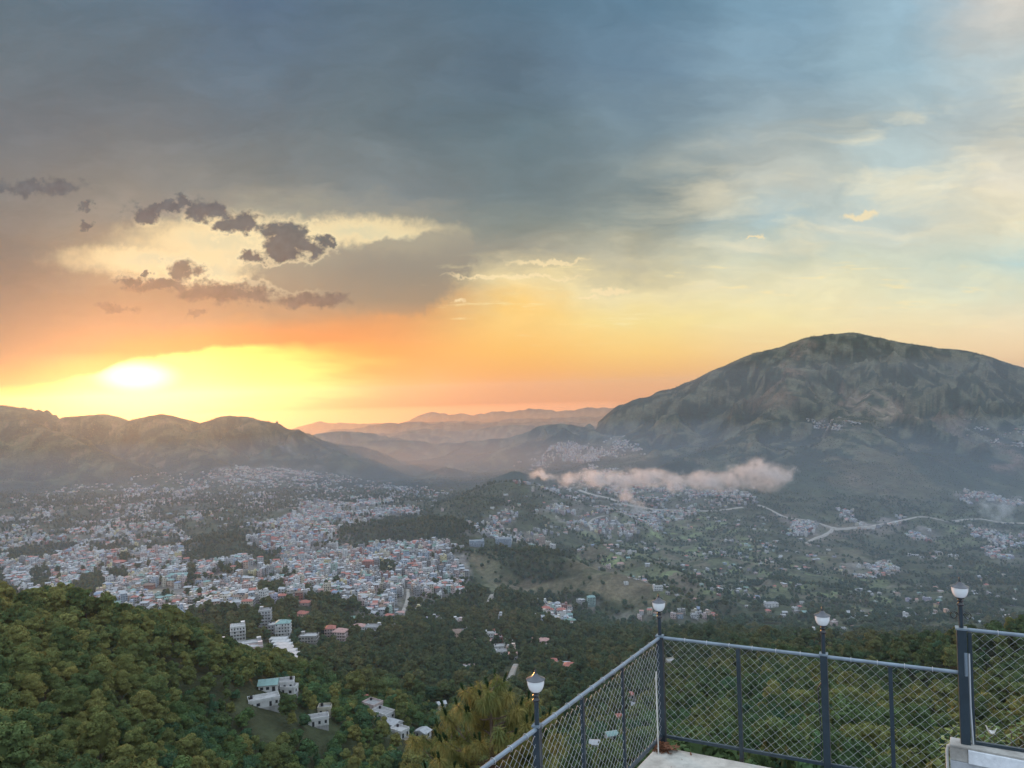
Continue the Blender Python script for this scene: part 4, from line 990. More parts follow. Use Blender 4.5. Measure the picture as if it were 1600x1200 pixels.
BALD = [([(705,868),(760,872),(800,905),(850,915),(930,880),(1000,905),(1060,940),(1000,948),(900,925),(800,930),(740,910)], .16), ([(850,880),(940,858),(1040,892),(1130,940),(1060,945),(960,915)], .45),
        ([(740,860),(770,880),(775,930),(735,915)], .2), ([(830,800),(900,795),(960,830),(970,850),(900,830)], .25), ([(1250,860),(1330,860),(1400,885),(1330,900),(1280,890)], .25),
        ([(1310,612),(1335,608),(1352,640),(1340,652),(1318,640)], .1), ([(1365,612),(1400,612),(1440,655),(1400,662),(1362,650)], .1), (FIELD_G, 0),
        ([(1030,970),(1100,970),(1100,985),(1030,988)], .2), ([(1225,945),(1260,945),(1260,962),(1225,965)], .1), ([(455,1085),(480,1082),(478,1092),(455,1096)], 0)]
TREES = []  # x, y, z, scale, kind(0 pine,1 broad,2 cone), px, py
def scatter_trees():
    y = 92.0
    while y < 6600:
        st_ = 5.3 if y < 430 else 6.6 if y < 1100 else 8.2 if y < 1900 else 10.5 if y < 2950 else 12.5
        xs_ = np.arange(-.80*y-20, .80*y+20, st_); n = len(xs_)
        x = xs_+rng.uniform(-.42, .42, n)*st_; yy = y+rng.uniform(-.42, .42, n)*st_
        z = zat(x, yy); vis = seen(x, yy, z, 15 if y < 1500 else 11); a, b = topx(x, yy, z); u = rng.random(n)
        p = np.full(n, .97)
        n3 = fbm(x, yy, 900, 4, 71); n1 = fbm(x, yy, 260, 4, 51); nc = fbm(x, yy, 75, 3, 97)
        if y > 1080: p = np.where((a > 880)&(yy < 2950), np.clip(.42+nc*1.1+n1*.5, .05, .95), .85)
        if y > 1500: p = np.where((a < 880)&(yy < 2950), np.clip(.62+nc*1.0, .1, .95), p)
        if y > 2950: p = np.clip(.50+nc*1.1+n1*.7, .06, .95)
        t = np.zeros(n)
        for pl, dn, _ in TOWN: t = np.maximum(t, inpoly(a, b, pl)*dn)
        for rx_, ry_ in RDPTS:
            if abs(ry_-y) < 22: p = np.where(np.hypot(x-rx_, yy-ry_) < 15, 0, p)
        p = np.where(t > .6, p*np.clip(.20+nc*.9, .02, .8), p*(1-t*.75))
        for g in GROVES: p = np.where(inpoly(a, b, g), .97, p)
        for g, q in BALD: p = np.where(inpoly(a, b, g), p*q, p)
        ok = vis&(u < p)
        # kinds: chir pine on the near ridges, leafy scrub in the valley and on the lower slopes
        pk = np.clip(.55+n1*.8+np.where(a < 450, .35, 0)+np.where((a > 1000)&(yy < 700), .10, 0)-np.where((yy > 1000)&(a > 900), .6, 0), .04, .97)
        lowleft = (yy < 600)&(a > 250)&(a < 700)&(b > 1090); pk = np.where(lowleft, .25, pk)
        v = rng.random(n); sc = np.where(rng.random(n) < .07, 1.42, rng.uniform(.6, 1.2, n))*np.where((yy > 430)&(yy < 1500), 1.02, .86)*np.where(yy > 2950, .62, 1)
        gully = (nc < -.25); sc = np.where(gully, sc*.9, sc)
        for k in np.nonzero(ok)[0]:
            if occ(x[k], yy[k]): continue
            kd = 0 if v[k] < pk[k] else (2 if (v[k] > .96 and yy[k] < 3000) else 1)
            TREES.append((x[k], yy[k], z[k]-.4, sc[k]*(1.0 if kd != 1 else .9), kd, a[k], b[k]))
        y += st_
scatter_trees()
TR = np.array(TREES); print('trees', len(TR))
def place_trees():
    H = np.array([12.0, 9.0, 13.0])[TR[:, 4].astype(int)]*TR[:, 3]; size = H/TR[:, 1]
    tx, ty = topx(TR[:, 0], TR[:, 1], TR[:, 2]+H*.8)
    near = TR[:, 1] < 330
    inside = (tx > 5)&(tx < 1595)&(ty > 600)&(ty < 1190)
    # nearer trees must not be hidden behind their neighbours only: take every one that shows largest
    picked = np.zeros(len(TR), bool)
    for kd, lim in ((0, 290), (1, 290), (2, 12)):
        c = np.nonzero(inside&(TR[:, 4] == kd))[0]; c = c[np.argsort(-size[c])][:lim]; picked[c] = True
    src = {}
    rnd = random.Random(5)
    for k in np.nonzero(picked)[0]:
        x, y, z, s, kd = TR[k, :5]; kd = int(kd); i = rnd.randrange(3)
        hi = y < 300
        nm = ('pine_tree', 'leafy_tree', 'cypress_tree')[kd]
        r = link(nm, None, None, (float(x), float(y), float(z)), rnd.uniform(0, 6.28)); r.scale = (float(s*rnd.uniform(.9, 1.12)),)*2+(float(s),)
        me = (PINE_HI if hi else PINE_LO, BROAD_HI if hi else BROAD_LO, CONE_LO)[kd]; me = me[rnd.randrange(len(me))]
        c = link('crown', me, r); t = link('trunk', TRUNKS[i], r)
        if kd == 1: t.scale = (.8, .8, .72)
        src.setdefault(me.name, c)
        tag(r, None, 'tree', ('pines of the near forest', 'leafy trees of the near forest', 'cypresses in the near forest')[kd])
        REG.append(dict(o=r, ph=('round-crowned pine', 'leafy broad-crowned tree', 'slim pointed cypress')[kd], x=float(tx[k]), y=float(ty[k]), s=float(H[k]), tree=1))
    rest = ~picked
    for kd, nm, srcs, lab in ((0, 'pine_forest', PINE_LO, 'pine forest covering the ridges and slopes'), (1, 'leafy_forest', BROAD_LO, 'mixed leafy woods and scrub of the valley and mountain'), (2, 'cypress_wood', CONE_LO, 'scattered dark pointed cypresses of the valley')):
        q = TR[rest&(TR[:, 4] == kd)]
        S = []
        for me in srcs:
            if me.name not in src:
                # any tree of this kind can lend its crown
                for o_ in COL.objects:
                    if o_.data == me: src[me.name] = o_; break
            if me.name in src: S.append(src[me.name])
        if not S: continue
        me = bpy.data.meshes.new(nm); me.vertices.add(len(q)); me.vertices.foreach_set('co', q[:, :3].astype(np.float32).ravel())
        me.attributes.new('sc', 'FLOAT', 'POINT').data.foreach_set('value', q[:, 3].astype(np.float32))
        me.attributes.new('rot', 'FLOAT', 'POINT').data.foreach_set('value', rng.uniform(0, 6.28, len(q)).astype(np.float32))
        me.attributes.new('pick', 'INT', 'POINT').data.foreach_set('value', rng.integers(0, len(S), len(q)).astype(np.int32))
        o = link(nm, me); tag(o, lab, 'forest', kind='stuff')
        g = bpy.data.node_groups.new(nm, 'GeometryNodeTree')
        g.interface.new_socket('Geometry', in_out='INPUT', socket_type='NodeSocketGeometry'); g.interface.new_socket('Geometry', in_out='OUTPUT', socket_type='NodeSocketGeometry')
        N, Lk = g.nodes, g.links
        gi, go = N.new('NodeGroupInput'), N.new('NodeGroupOutput'); ip = N.new('GeometryNodeInstanceOnPoints'); jn = N.new('GeometryNodeJoinGeometry')
        for s_ in S[::-1]:
            oi = N.new('GeometryNodeObjectInfo'); oi.inputs['Object'].default_value = s_; oi.inputs['As Instance'].default_value = True; oi.transform_space = 'ORIGINAL'
            Lk.new(oi.outputs['Geometry'], jn.inputs[0])
        def na(n_, t):
            a = N.new('GeometryNodeInputNamedAttribute'); a.data_type = t; a.inputs['Name'].default_value = n_
            return a.outputs['Attribute']
        cx = N.new('ShaderNodeCombineXYZ'); Lk.new(na('rot', 'FLOAT'), cx.inputs[2]); cs = N.new('ShaderNodeCombineXYZ')
        sa = na('sc', 'FLOAT')
        for i in range(3): Lk.new(sa, cs.inputs[i])
        Lk.new(gi.outputs[0], ip.inputs['Points']); Lk.new(jn.outputs[0], ip.inputs['Instance']); ip.inputs['Pick Instance'].default_value = True
        Lk.new(na('pick', 'INT'), ip.inputs['Instance Index']); Lk.new(cx.outputs[0], ip.inputs['Rotation']); Lk.new(cs.outputs[0], ip.inputs['Scale'])
        Lk.new(ip.outputs[0], go.inputs[0])
        md = o.modifiers.new('spread', 'NODES'); md.node_group = g
place_trees()

# ------------------------------------------------------------------ terrace, fence and lamps
ZR = -4.05
def onz(x, y, z):
    d = pxdir(x, y); return Vector(tuple(d*(z/d[2])))
FP = plain_mat('slate blue gloss paint', (.020, .034, .044), .36, var=.35, scale=4, spec=.5)
RAILM = plain_mat('weathered blue grey rail paint', (.15, .19, .225), .3, var=.4, scale=3, spec=.8)
WIRE = plain_mat('galvanised wire', (.50, .51, .51), .5, metal=.1, spec=.5)
BLK = plain_mat('black enamel', (.012, .012, .014), .25, spec=.6)
CAPM = plain_mat('grey black enamel lamp cap', (.05, .052, .06), .3, var=.2, spec=.7)
WHITEP = plain_mat('grubby white plastic pipe', (.55, .54, .5), .6, var=.2)
def globe_mat():
    m_, n, b = material('opal acrylic', .22, .5); b.inputs['Base Color'].default_value = (.78, .78, .77, 1)
    b.inputs['Subsurface Weight'].default_value = .4; b.inputs['Subsurface Radius'].default_value = (.06, .06, .06); return m_
OPAL = globe_mat()
def concrete_mat(name, col, stain):
    m_, n, b = material(name, .85, .2); g = n.new('ShaderNodeTexCoord').outputs['Object']
    a = n.noise(g, 1.1, 8, .65); c = n.noise(g, 7, 5, .6)
    k = n.mix(n.ss(a, .42, .68), tuple(col)+(1,), tuple(stain)+(1,))
    n.put(b.inputs['Base Color'], n.mix(1, k, n.ramp(c, [(.3, (.82,)*3), (.7, (1.12,)*3)]), 'MULTIPLY'))
    bp = n.new('ShaderNodeBump'); bp.inputs['Strength'].default_value = .4; bp.inputs['Distance'].default_value = .02
    n.put(bp.inputs['Height'], n.noise(g, 30, 5, .6)); n.L.new(bp.outputs[0], b.inputs['Normal']); return m_
CONC = concrete_mat('worn cement screed', (.50, .47, .41), (.30, .28, .24))
class MB:
    def __init__(s): s.v = []; s.f = []
    def tube(s, pts, r, n=8, cap=True):
        pts = [Vector(p) for p in pts]; k0 = len(s.v); rs = r if hasattr(r, '__len__') else [r]*len(pts)
        d0 = (pts[-1]-pts[0]).normalized(); ref = Vector((0, 0, 1)) if abs(d0.z) < .9 else Vector((1, 0, 0))
        for i, p in enumerate(pts):
            t = (pts[min(i+1, len(pts)-1)]-pts[max(i-1, 0)]).normalized(); u = t.cross(ref)
            u = u.normalized() if u.length > 1e-4 else Vector((0, 1, 0)); w = t.cross(u)
            for a in range(n):
                q = a*math.tau/n+math.pi/n; s.v.append(p+u*math.cos(q)*rs[i]+w*math.sin(q)*rs[i])
        for i in range(len(pts)-1):
            for a in range(n): s.f.append((k0+i*n+a, k0+i*n+(a+1) % n, k0+(i+1)*n+(a+1) % n, k0+(i+1)*n+a))
        if cap: s.f.append(tuple(k0+a for a in range(n))[::-1]); s.f.append(tuple(k0+(len(pts)-1)*n+a for a in range(n)))
        return s
    def lathe(s, prof, n=24, c=(0, 0, 0)):
        k0 = len(s.v)
        for r, z in prof:
            for a in range(n): s.v.append(Vector((c[0]+r*math.cos(a*math.tau/n), c[1]+r*math.sin(a*math.tau/n), c[2]+z)))
        for i in range(len(prof)-1):
            for a in range(n): s.f.append((k0+i*n+a, k0+i*n+(a+1) % n, k0+(i+1)*n+(a+1) % n, k0+(i+1)*n+a))
        return s
    def beam(s, a_, b_, w, h, side=None):
        a_, b_ = Vector(a_), Vector(b_); t = (b_-a_).normalized()
        u = (side or (t.cross(Vector((0, 0, 1))) if abs(t.z) < .9 else Vector((1, 0, 0)))).normalized(); q = u.cross(t).normalized(); k = len(s.v)
        for p in (a_, b_):
            for su, sq in ((-1, -1), (1, -1), (1, 1), (-1, 1)): s.v.append(p+u*su*w/2+q*sq*h/2)
        s.f += [(k, k+1, k+5, k+4), (k+1, k+2, k+6, k+5), (k+2, k+3, k+7, k+6), (k+3, k, k+4, k+7), (k+3, k+2, k+1, k), (k+4, k+5, k+6, k+7)]
        return s
    def build(s, name, mat, parent=None, smooth=False, bevel=0):
        me = bpy.data.meshes.new(name); me.from_pydata([tuple(p) for p in s.v], [], s.f); me.materials.append(mat)
        me.polygons.foreach_set('use_smooth', [smooth]*len(me.polygons)); o = link(name, me, parent)
        if smooth:
            try: me.set_sharp_from_angle(angle=R(40))
            except Exception: pass
        if bevel:
            b = o.modifiers.new('bevel', 'BEVEL'); b.width = bevel; b.segments = 2; b.limit_method = 'ANGLE'
        return o
C_ = onz(1031, 996, ZR); B_ = onz(1287, 1026, ZR); D_ = onz(1502, 1051, ZR); A_ = onz(838, 1138, ZR); L_ = onz(756, 1200, ZR)
uR = (D_-C_).normalized(); B_ = C_+uR*(B_-C_).dot(uR); uL = (L_-C_).normalized(); A_ = C_+uL*(A_-C_).dot(uL); E_ = C_+uL*((L_-C_).length+2.2)
FZ = at(1031, 1164, C_.y)[2]; ZB = FZ+.17; dn = Vector((0, 0, 1))
nR = uR.cross(dn).normalized(); nL = uL.cross(dn).normalized()
def P(pt, z): return Vector((pt.x, pt.y, z))
def chain(mb, a_, b_, z0, z1, pitch=.068, r=.0026, phase=0):
    u = (b_-a_); L = u.length; u = u/L; n = int(L/pitch); vp = pitch*.95; rows = int((z1-z0)/vp)
    nrm = u.cross(dn).normalized()
    for i in range(n):
        pts = []
        for k in range(rows+1):
            s_ = (k+i) % 2
            x = (i+s_)*pitch+ (0 if True else 0)
            off = nrm*(r*1.1 if s_ else -r*1.1)
            wob = math.sin(i*1.7+k*.9)*.0025
            z = z0+k*vp+math.sin(i*.13)*.012
            if x > L: x = L
            pts.append(P(a_+u*(x+wob), min(z, z1))+off)
        mb.tube(pts, r, 3, cap=False)
def fence(label, a_, b_, posts, z0, z1, post_bottom, group=None, r=.0020):
    f = link('chain_link_fence', None, None, P(a_, z0)); tag(f, label, 'fence', group)
    def bld(mb, nm, mat, **k):
        for i in range(len(mb.v)): mb.v[i] = mb.v[i]-f.location
        return mb.build(nm, mat, f, **k)
    bld(MB().tube([P(a_, z1), P(b_, z1)], .027, 10), 'top_rail', RAILM, smooth=True)
    bld(MB().beam(P(a_, z0), P(b_, z0), .045, .045), 'bottom_rail', FP)
    for p, w in posts: bld(MB().beam(P(p, post_bottom), P(p, z1-.03), w, w, side=(b_-a_).normalized()), 'post', FP, bevel=.004)
    m = MB(); chain(m, a_, b_, z0+.02, z1-.03, r=r); bld(m, 'wire_mesh', WIRE)
    # tie wires round the top rail
    t = MB(); n = int((b_-a_).length/.33)
    for i in range(1, n):
        q = P(a_+(b_-a_)*i/n, z1); t.lathe([(.0385, -.003), (.0415, 0), (.0385, .003)], 8)
        k = len(t.v)-24
        d = (b_-a_).normalized(); s_ = d.cross(dn).normalized()
        for j in range(k, len(t.v)):
            v = t.v[j]; t.v[j] = q+s_*v.x+dn*v.y+d*v.z
    bld(t, 'tie_wire', WIRE)
    return f
q1 = C_+uL*(onz(973, 1040, ZR)-C_).dot(uL); q2 = C_+uL*(onz(908, 1086, ZR)-C_).dot(uL)
fence('blue grey chain link fence running from the corner lamp down to the lower left', C_+uL*.06, E_, [(q1, .04), (q2, .05), (A_, .085)], ZB, ZR, FZ-.35)
h1 = (C_+B_)/2; h2 = (B_+D_)/2
fence('blue grey chain link fence running right from the corner lamp to the tall lamp', C_+uR*.06, D_, [(h1, .06), (h2, .055), (B_, .095)], ZB-.02, ZR, ZB-.3)
# raised run beyond the tall lamp
ZU = ZR+.60; G_ = onz(1512, 984, ZU); H_ = onz(1600, 993, ZU); uH = (H_-G_).normalized(); H2 = G_+uH*3.2
ZW = -5.02; Wa = onz(1484, 1158, ZW); Wb = onz(1600, 1180, ZW)
uW = (Wb-Wa).normalized()
fence('raised chain link fence standing on the white parapet at the right edge', G_, H2, [(G_+uH*.02, .05), (G_+uH*1.9, .05)], ZW+.02, ZU, ZW)
def lamp_post(label, base, zfoot, zpole, ztop, w, scroll, group='white globe lamps along the fence'):
    r = link('lamp_post', None, None, P(base, zfoot)); tag(r, label, 'lamp', group)
    o = zfoot
    MB().beam((0, 0, 0), (0, 0, zpole-o), w, w, side=uR).build('post', FP, r, bevel=.005)
    h = ztop-zpole-.36
    MB().tube([(0, 0, zpole-o), (0, 0, zpole-o+h)], .030, 12).build('pole', FP, r, smooth=True)
    z = zpole-o+h
    MB().beam((0, 0, zpole-o-.004), (0, 0, zpole-o+.02), w*1.2, w*1.2, side=uR).build('plate', RAILM, r)
    MB().lathe([(.030, -.03), (.044, -.025), (.044, -.01), (.034, .0), (.028, .02), (.036, .035), (.040, .045), (.030, .055), (.028, .062), (.045, .07), (.058, .085), (.062, .095), (.001, .096)], 20, (0, 0, z)).build('collar', BLK, r, smooth=True)
    MB().lathe([(.040, .080), (.064, .095), (.084, .122), (.097, .155), (.104, .19), (.106, .225), (.106, .236)], 28, (0, 0, z)).build('globe', OPAL, r, smooth=True)
    cap = MB().lathe([(.100, .230), (.116, .234), (.118, .238), (.103, .245), (.075, .256), (.050, .272), (.032, .292), (.022, .304), (.001, .305)], 28, (0, 0, z)).build('cap', CAPM, r, smooth=True)
    MB().lathe([(.012, .300), (.020, .308), (.012, .318), (.009, .322), (.018, .332), (.010, .344), (.005, .365), (.001, .375)], 14, (0, 0, z)).build('finial', BLK, cap, smooth=True)
    if scroll:
        for sgn in (-1, 1):
            pts = []
            for k in range(26):
                a = k/25*math.tau*1.35; rad = .050-.022*(k/25); pts.append(Vector((sgn*(.030+.052)+sgn*rad*math.cos(math.pi+a*1), 0, rad*math.sin(a)*1.1)))
            pts = [uR*p.x+dn*(p.z+zpole-o+h*.52) for p in pts]
            MB().tube(pts, .0045, 6).build('scroll', BLK, r, smooth=True)
    return r
lamp_post('nearest globe lamp, over the left fence beside the golden pine', A_, FZ-.3, ZR+.03, ZR+.72, .085, False)
lamp_post('globe lamp on the dark post at the corner where the two fences meet', C_, FZ-.02, ZR+.02, ZR+.71, .10, False)
lamp_post('globe lamp with iron scrolls in the middle of the right fence', B_, ZB-.4, ZR+.03, ZR+.74, .10, True)
lamp_post('tallest globe lamp with iron scrolls, on the thick post by the white parapet', D_+uR*.02, FZ-.2, ZU+.01, ZU+.72, .12, True)
# loose pieces of conduit beside the posts
def pipe(label, pts, r, name='conduit_pipe', mat=None):
    tag(MB().tube(pts, r, 8).build(name, mat or WHITEP, smooth=True), label, 'pipe')
k1 = C_+uL*.33-nL*.05
pipe('thin white conduit pipe standing inside the mesh left of the corner post', [P(k1, FZ-.1), P(k1, ZR-.55), P(k1-uL*.02, ZR-.45)], .011)
k2 = B_-uR*.085-nR*.02
pipe('thin dark cable running down beside the middle lamp post', [P(k2, ZB-.3), P(k2+uR*.01, ZB+.5), P(k2-uR*.015, ZR-.5), P(k2+uR*.05, ZR-.38)], .009, 'cable', FP)
k3 = D_+uR*.10
tag(MB().tube([P(k3, FZ-.2), P(k3+uR*.008, -5.0), P(k3-uR*.006, -4.5), P(k3, ZR+.28)], .016, 6).build('rolled_mesh_end', WIRE), 'rolled bright end of wire mesh tied to the thick right post', 'wire')
pl = MB().beam(P(D_+uR*.055+nR*.06, ZR-.02), P(D_+uR*.055+nR*.06, ZR+.30), .035, .03).build('metal_strip', RAILM); tag(pl, 'short pale metal strip on the thick post where the two rails step', 'strip')
# terrace slab
def slab():
    c0 = onz(1027, 1166, FZ); r1 = onz(1178, 1195, FZ); ur = (r1-c0).normalized(); ul = uL
    c0 = c0-ul*.02
    pts = [c0, c0+ur*1.95, c0+ur*1.95-dn*0+ (ul*9), c0+ul*9]
    me = bpy.data.meshes.new('terrace_slab'); v = [tuple(p) for p in pts]+[tuple(p-dn*.28) for p in pts]
    me.from_pydata(v, [], [(0, 3, 2, 1), (4, 5, 6, 7), (0, 1, 5, 4), (1, 2, 6, 5), (2, 3, 7, 6), (3, 0, 4, 7)]); me.materials.append(CONC)
    o = link('terrace_slab', me); tag(o, 'worn pale concrete terrace slab at the fence corner', 'terrace')
    b = o.modifiers.new('bevel', 'BEVEL'); b.width = .015; b.segments = 2
    # house wall that carries it
    w = [p-dn*.281 for p in pts]; base = [p-dn*9 for p in w]
    me = bpy.data.meshes.new('retaining_wall'); sh = [(w[i]*.96+ (w[0]+w[1]+w[2]+w[3])*.01) for i in range(4)]
    v = [tuple(p) for p in sh]+[(p.x, p.y, p.z-9) for p in sh]
    me.from_pydata(v, [], [(0, 1, 5, 4), (1, 2, 6, 5), (2, 3, 7, 6), (3, 0, 4, 7)]); me.materials.append(CONC); o = link('retaining_wall', me); tag(o, 'concrete wall carrying the terrace slab below the fence corner', 'wall')
    # litter
    rnd = random.Random(4); m = MB()
    def fleck(p, s):
        a = rnd.uniform(0, 6.28); k = len(m.v); t = Vector((math.cos(a), math.sin(a), rnd.uniform(-.2, .5)))*s; u = Vector((-math.sin(a), math.cos(a), rnd.uniform(0, .4)))*s*rnd.uniform(.25, .5)
        m.v += [p-t, p+u, p+t, p-u*.8+dn*s*.2]; m.f += [(k, k+1, k+2), (k, k+2, k+3)]
    for _ in range(150): fleck(c0+ur*abs(rnd.gauss(.0, .16))+ul*rnd.uniform(0, .22)+ur*.02+dn*rnd.uniform(.005, .09), rnd.uniform(.03, .075))
    for _ in range(46): fleck(c0+ur*rnd.uniform(.05, 1.6)+ul*rnd.uniform(.1, 2.2)+dn*.006, rnd.uniform(.008, .02))
    lm = plain_mat('dry red brown leaves', (.17, .075, .04), .9, var=.4, scale=8)
    tag(m.build('leaf_litter', lm), 'dry brown leaves heaped at the foot of the corner post', kind='stuff')
slab()
# white parapet at the right edge
def parapet():
    r = link('parapet', None, None, Wa); tag(r, 'white painted parapet block with cracked top behind the thick post', 'wall')
    nW = Vector((uW.y, -uW.x, 0)); nW = nW if nW.y < 0 else -nW
    def bx(a0, a1, n0, n1, z0, z1, nm, mat, bev=.01):
        m = MB(); k = 0
        for z in (z0, z1):
            for s_, t_ in ((a0, n0), (a1, n0), (a1, n1), (a0, n1)): m.v.append(uW*s_+nW*t_+dn*z)
        m.f = [(3, 2, 1, 0), (4, 5, 6, 7), (0, 1, 5, 4), (1, 2, 6, 5), (2, 3, 7, 6), (3, 0, 4, 7)]
        o = m.build(nm, mat, r)
        b = o.modifiers.new('bevel', 'BEVEL'); b.width = bev; b.segments = 2; return o
    wm = concrete_mat('chalky white wall paint', (.74, .75, .76), (.60, .61, .62)); gm = concrete_mat('grey cement render', (.42, .43, .44), (.33, .34, .35)); tm = concrete_mat('weathered pale coping', (.46, .44, .40), (.26, .24, .21))
    bx(0, 5, -.16, .10, -.03, 0, 'coping', tm, .006)
    bx(.22, 5, -.10, .115, -.22, -.031, 'white_band', wm)
    bx(0, 5, -.14, .08, -1.2, -.222, 'wall_body', gm)
    bx(0, .218, -.14, .085, -.22, -.032, 'end_block', tm)
    pipe('curved rusty white drain pipe at the left end of the parapet', [Wa-uW*.03+nW*.04-dn*1.2, Wa-uW*.035+nW*.04-dn*.12, Wa-uW*.02+nW*.04-dn*.05, Wa+uW*.03+nW*.04-dn*.02], .022, 'drain_pipe', concrete_mat('rusty white paint', (.5, .49, .45), (.24, .16, .10)))
parapet()

# ------------------------------------------------------------------ golden pine right below the terrace
def leafmat(name, c1, c2, tr=.25):
    m_, n, b = material(name, .55, .3); g = n.new('ShaderNodeNewGeometry').outputs['Position']
    c = n.mix(n.ss(n.noise(g, 2.2, 5, .6), .35, .65), tuple(c1)+(1,), tuple(c2)+(1,)); n.put(b.inputs['Base Color'], c)
    t = n.new('ShaderNodeBsdfTranslucent'); n.put(t.inputs[0], c); ms = n.new('ShaderNodeMixShader'); ms.inputs[0].default_value = tr
    n.L.new(b.outputs[0], ms.inputs[1]); n.L.new(t.outputs[0], ms.inputs[2]); n.L.new(ms.outputs[0], n.N['Material Output'].inputs[0]); return m_
def near_pine():
    rnd = random.Random(21); Dp = 17.0
    top = Vector(tuple(at(762, 1075, Dp))); foot = Vector((top.x+.3, top.y+.4, float(zat(top.x, top.y))-1.5))
    r = link('pine_tree', None, None, foot); tag(r, 'golden green pine with long drooping needles just outside the left fence', 'tree')
    trunk = MB(); limbs = MB(); nv = []; nf = []; sv = []; sf = []
    H = (top-foot).z
    def axis(z): return Vector((foot.x+(top.x-foot.x)*z/H+math.sin(z*.7)*.06, foot.y+(top.y-foot.y)*z/H, foot.z+z))
    trunk.tube([axis(H*k/8)-foot for k in range(9)], [.17*(1-k/8.6)+.012 for k in range(9)], 9)
    def needle(V_, F_, p, d, l, w, droop):
        k = len(V_); side = d.cross(Vector((rnd.gauss(0, 1), rnd.gauss(0, 1), rnd.gauss(0, 1)))).normalized()*w
        m1 = p+d*l*.55-dn*droop*l*.28; e_ = p+d*l*.9-dn*droop*l
        V_ += [p-side, p+side, m1-side*.8, m1+side*.8, e_]; F_ += [(k, k+1, k+3, k+2), (k+2, k+3, k+4)]
    def tuft(p, d, s=1.0):
        d = d.normalized()
        for _ in range(int(150*s)):
            q = (d*rnd.uniform(-.1, .9)+Vector((rnd.gauss(0, .55), rnd.gauss(0, .55), rnd.gauss(0, .38)))).normalized()
            needle(nv, nf, p-d*rnd.uniform(0, .16), q, rnd.uniform(.20, .34)*s, .0046, rnd.uniform(.35, 1.15))
    def candle(p, d):
        d = (d+dn*1.8).normalized(); L = rnd.uniform(.10, .19)
        for _ in range(170):
            q = (d*1.3+Vector((rnd.gauss(0, .42), rnd.gauss(0, .42), rnd.gauss(0, .3)))).normalized()
            needle(sv, sf, p+d*rnd.uniform(0, L), q, rnd.uniform(.05, .10), .0075, -.1)
    def branch(z, az, ln, lift):
        a_ = axis(z); d = Vector((math.cos(az), math.sin(az), 0)); pts = [a_]
        for k in range(1, 5):
            f = k/4; pts.append(a_+d*ln*f+dn*(lift*f*f*ln+.05*math.sin(f*3+az)))
        limbs.tube([p-foot for p in pts], [.026, .021, .016, .012, .008], 5)
        tips = [(pts[-1], (pts[-1]-pts[-2]))]
        for k in range(rnd.choice((1, 2, 2, 3)) if ln > .5 else 1):
            f = rnd.uniform(.35, .85); b0 = a_+d*ln*f+dn*lift*f*f*ln; sd_ = Vector((-d.y, d.x, 0))*rnd.choice((-1, 1)); e_ = b0+(d*.5+sd_*rnd.uniform(.4, .9)+dn*rnd.uniform(.3, .8))*rnd.uniform(.22, .42)
            limbs.tube([p-foot for p in (b0, (b0+e_)/2+dn*.01, e_)], [.012, .010, .007], 4); tips.append((e_, e_-b0))
        for p, dd in tips:
            tuft(p, dd.normalized()+dn*.3, rnd.uniform(.85, 1.1)); tuft(p-dd.normalized()*.16, dd.normalized(), .8)
            if rnd.random() < .6: candle(p, dd.normalized())
    tuft(top, dn); candle(top, dn)
    lv = 0; z = H-.18
    while z > H-5.0:
        depth = H-z; R_ = min(1.75, .28+depth*.72)
        for k in range(4 if depth < 1 else 7): branch(z+rnd.uniform(-.1, .1), rnd.uniform(0, 6.28), R_*rnd.uniform(.6, 1.1), rnd.uniform(.25, .7))
        z -= .27
    trunk.build('trunk', BARK, r, smooth=True); limbs.build('branches', BARK, r)
    for nm, V_, F_, m_ in (('crown', nv, nf, leafmat('golden pine needles', (.13, .155, .042), (.25, .205, .055), .22)), ('shoots', sv, sf, leafmat('dark green new shoots', (.022, .052, .020), (.04, .075, .026), .1))):
        me = bpy.data.meshes.new(nm); me.from_pydata([tuple(p-foot) for p in V_], [], F_); me.materials.append(m_); link(nm, me, r)
near_pine()

# ------------------------------------------------------------------ weeds behind the parapet
def shrub(label, px, py, n, seed, spread, D=11.6, hgt=.5):
    rnd = random.Random(seed); b0 = Vector(tuple(at(px, py, D))); st_ = MB(); lf = MB()
    r = link('weed_shrub', None, None, b0); tag(r, label, 'plant')
    for i in range(n):
        x = rnd.uniform(-spread, spread); h = hgt*rnd.uniform(.45, 1.1); p0 = Vector((x, rnd.uniform(-.1, .1), -.35)); p1 = p0+Vector((rnd.uniform(-.12, .12), rnd.uniform(-.06, .06), h+.35))
        mid = (p0+p1)/2+Vector((rnd.uniform(-.03, .03), 0, 0)); st_.tube([p0, mid, p1], [.005, .004, .0025], 5)
        for k in range(9):
            f = .25+.75*k/8; q = p0.lerp(p1, f); a = rnd.uniform(0, 6.28); d = Vector((math.cos(a), math.sin(a), rnd.uniform(-.3, .45))).normalized(); s_ = rnd.uniform(.035, .065); sd_ = d.cross(dn).normalized()
            sd_ = (sd_+dn*rnd.uniform(-.4, .4)).normalized(); kk = len(lf.v)
            lf.v += [q, q+d*s_*.6+sd_*s_*.42, q+d*s_*1.3+sd_*s_*.36-dn*.006, q+d*s_*1.9-dn*.014, q+d*s_*1.3-sd_*s_*.36-dn*.006, q+d*s_*.6-sd_*s_*.42]
            lf.f += [(kk, kk+1, kk+2, kk+3), (kk, kk+3, kk+4, kk+5)]
    st_.build('stems', BARK, r); lf.build('leaves', WEED, r)
WEED = leafmat('weed leaves', (.10, .17, .045), (.30, .33, .10), .35)
shrub('leafy yellow green weed growing behind the white parapet, right of the thick post', 1570, 1172, 15, 3, .42)
shrub('small dark leafy weed left of the thick post at the parapet end', 1487, 1165, 6, 5, .13, hgt=.34)
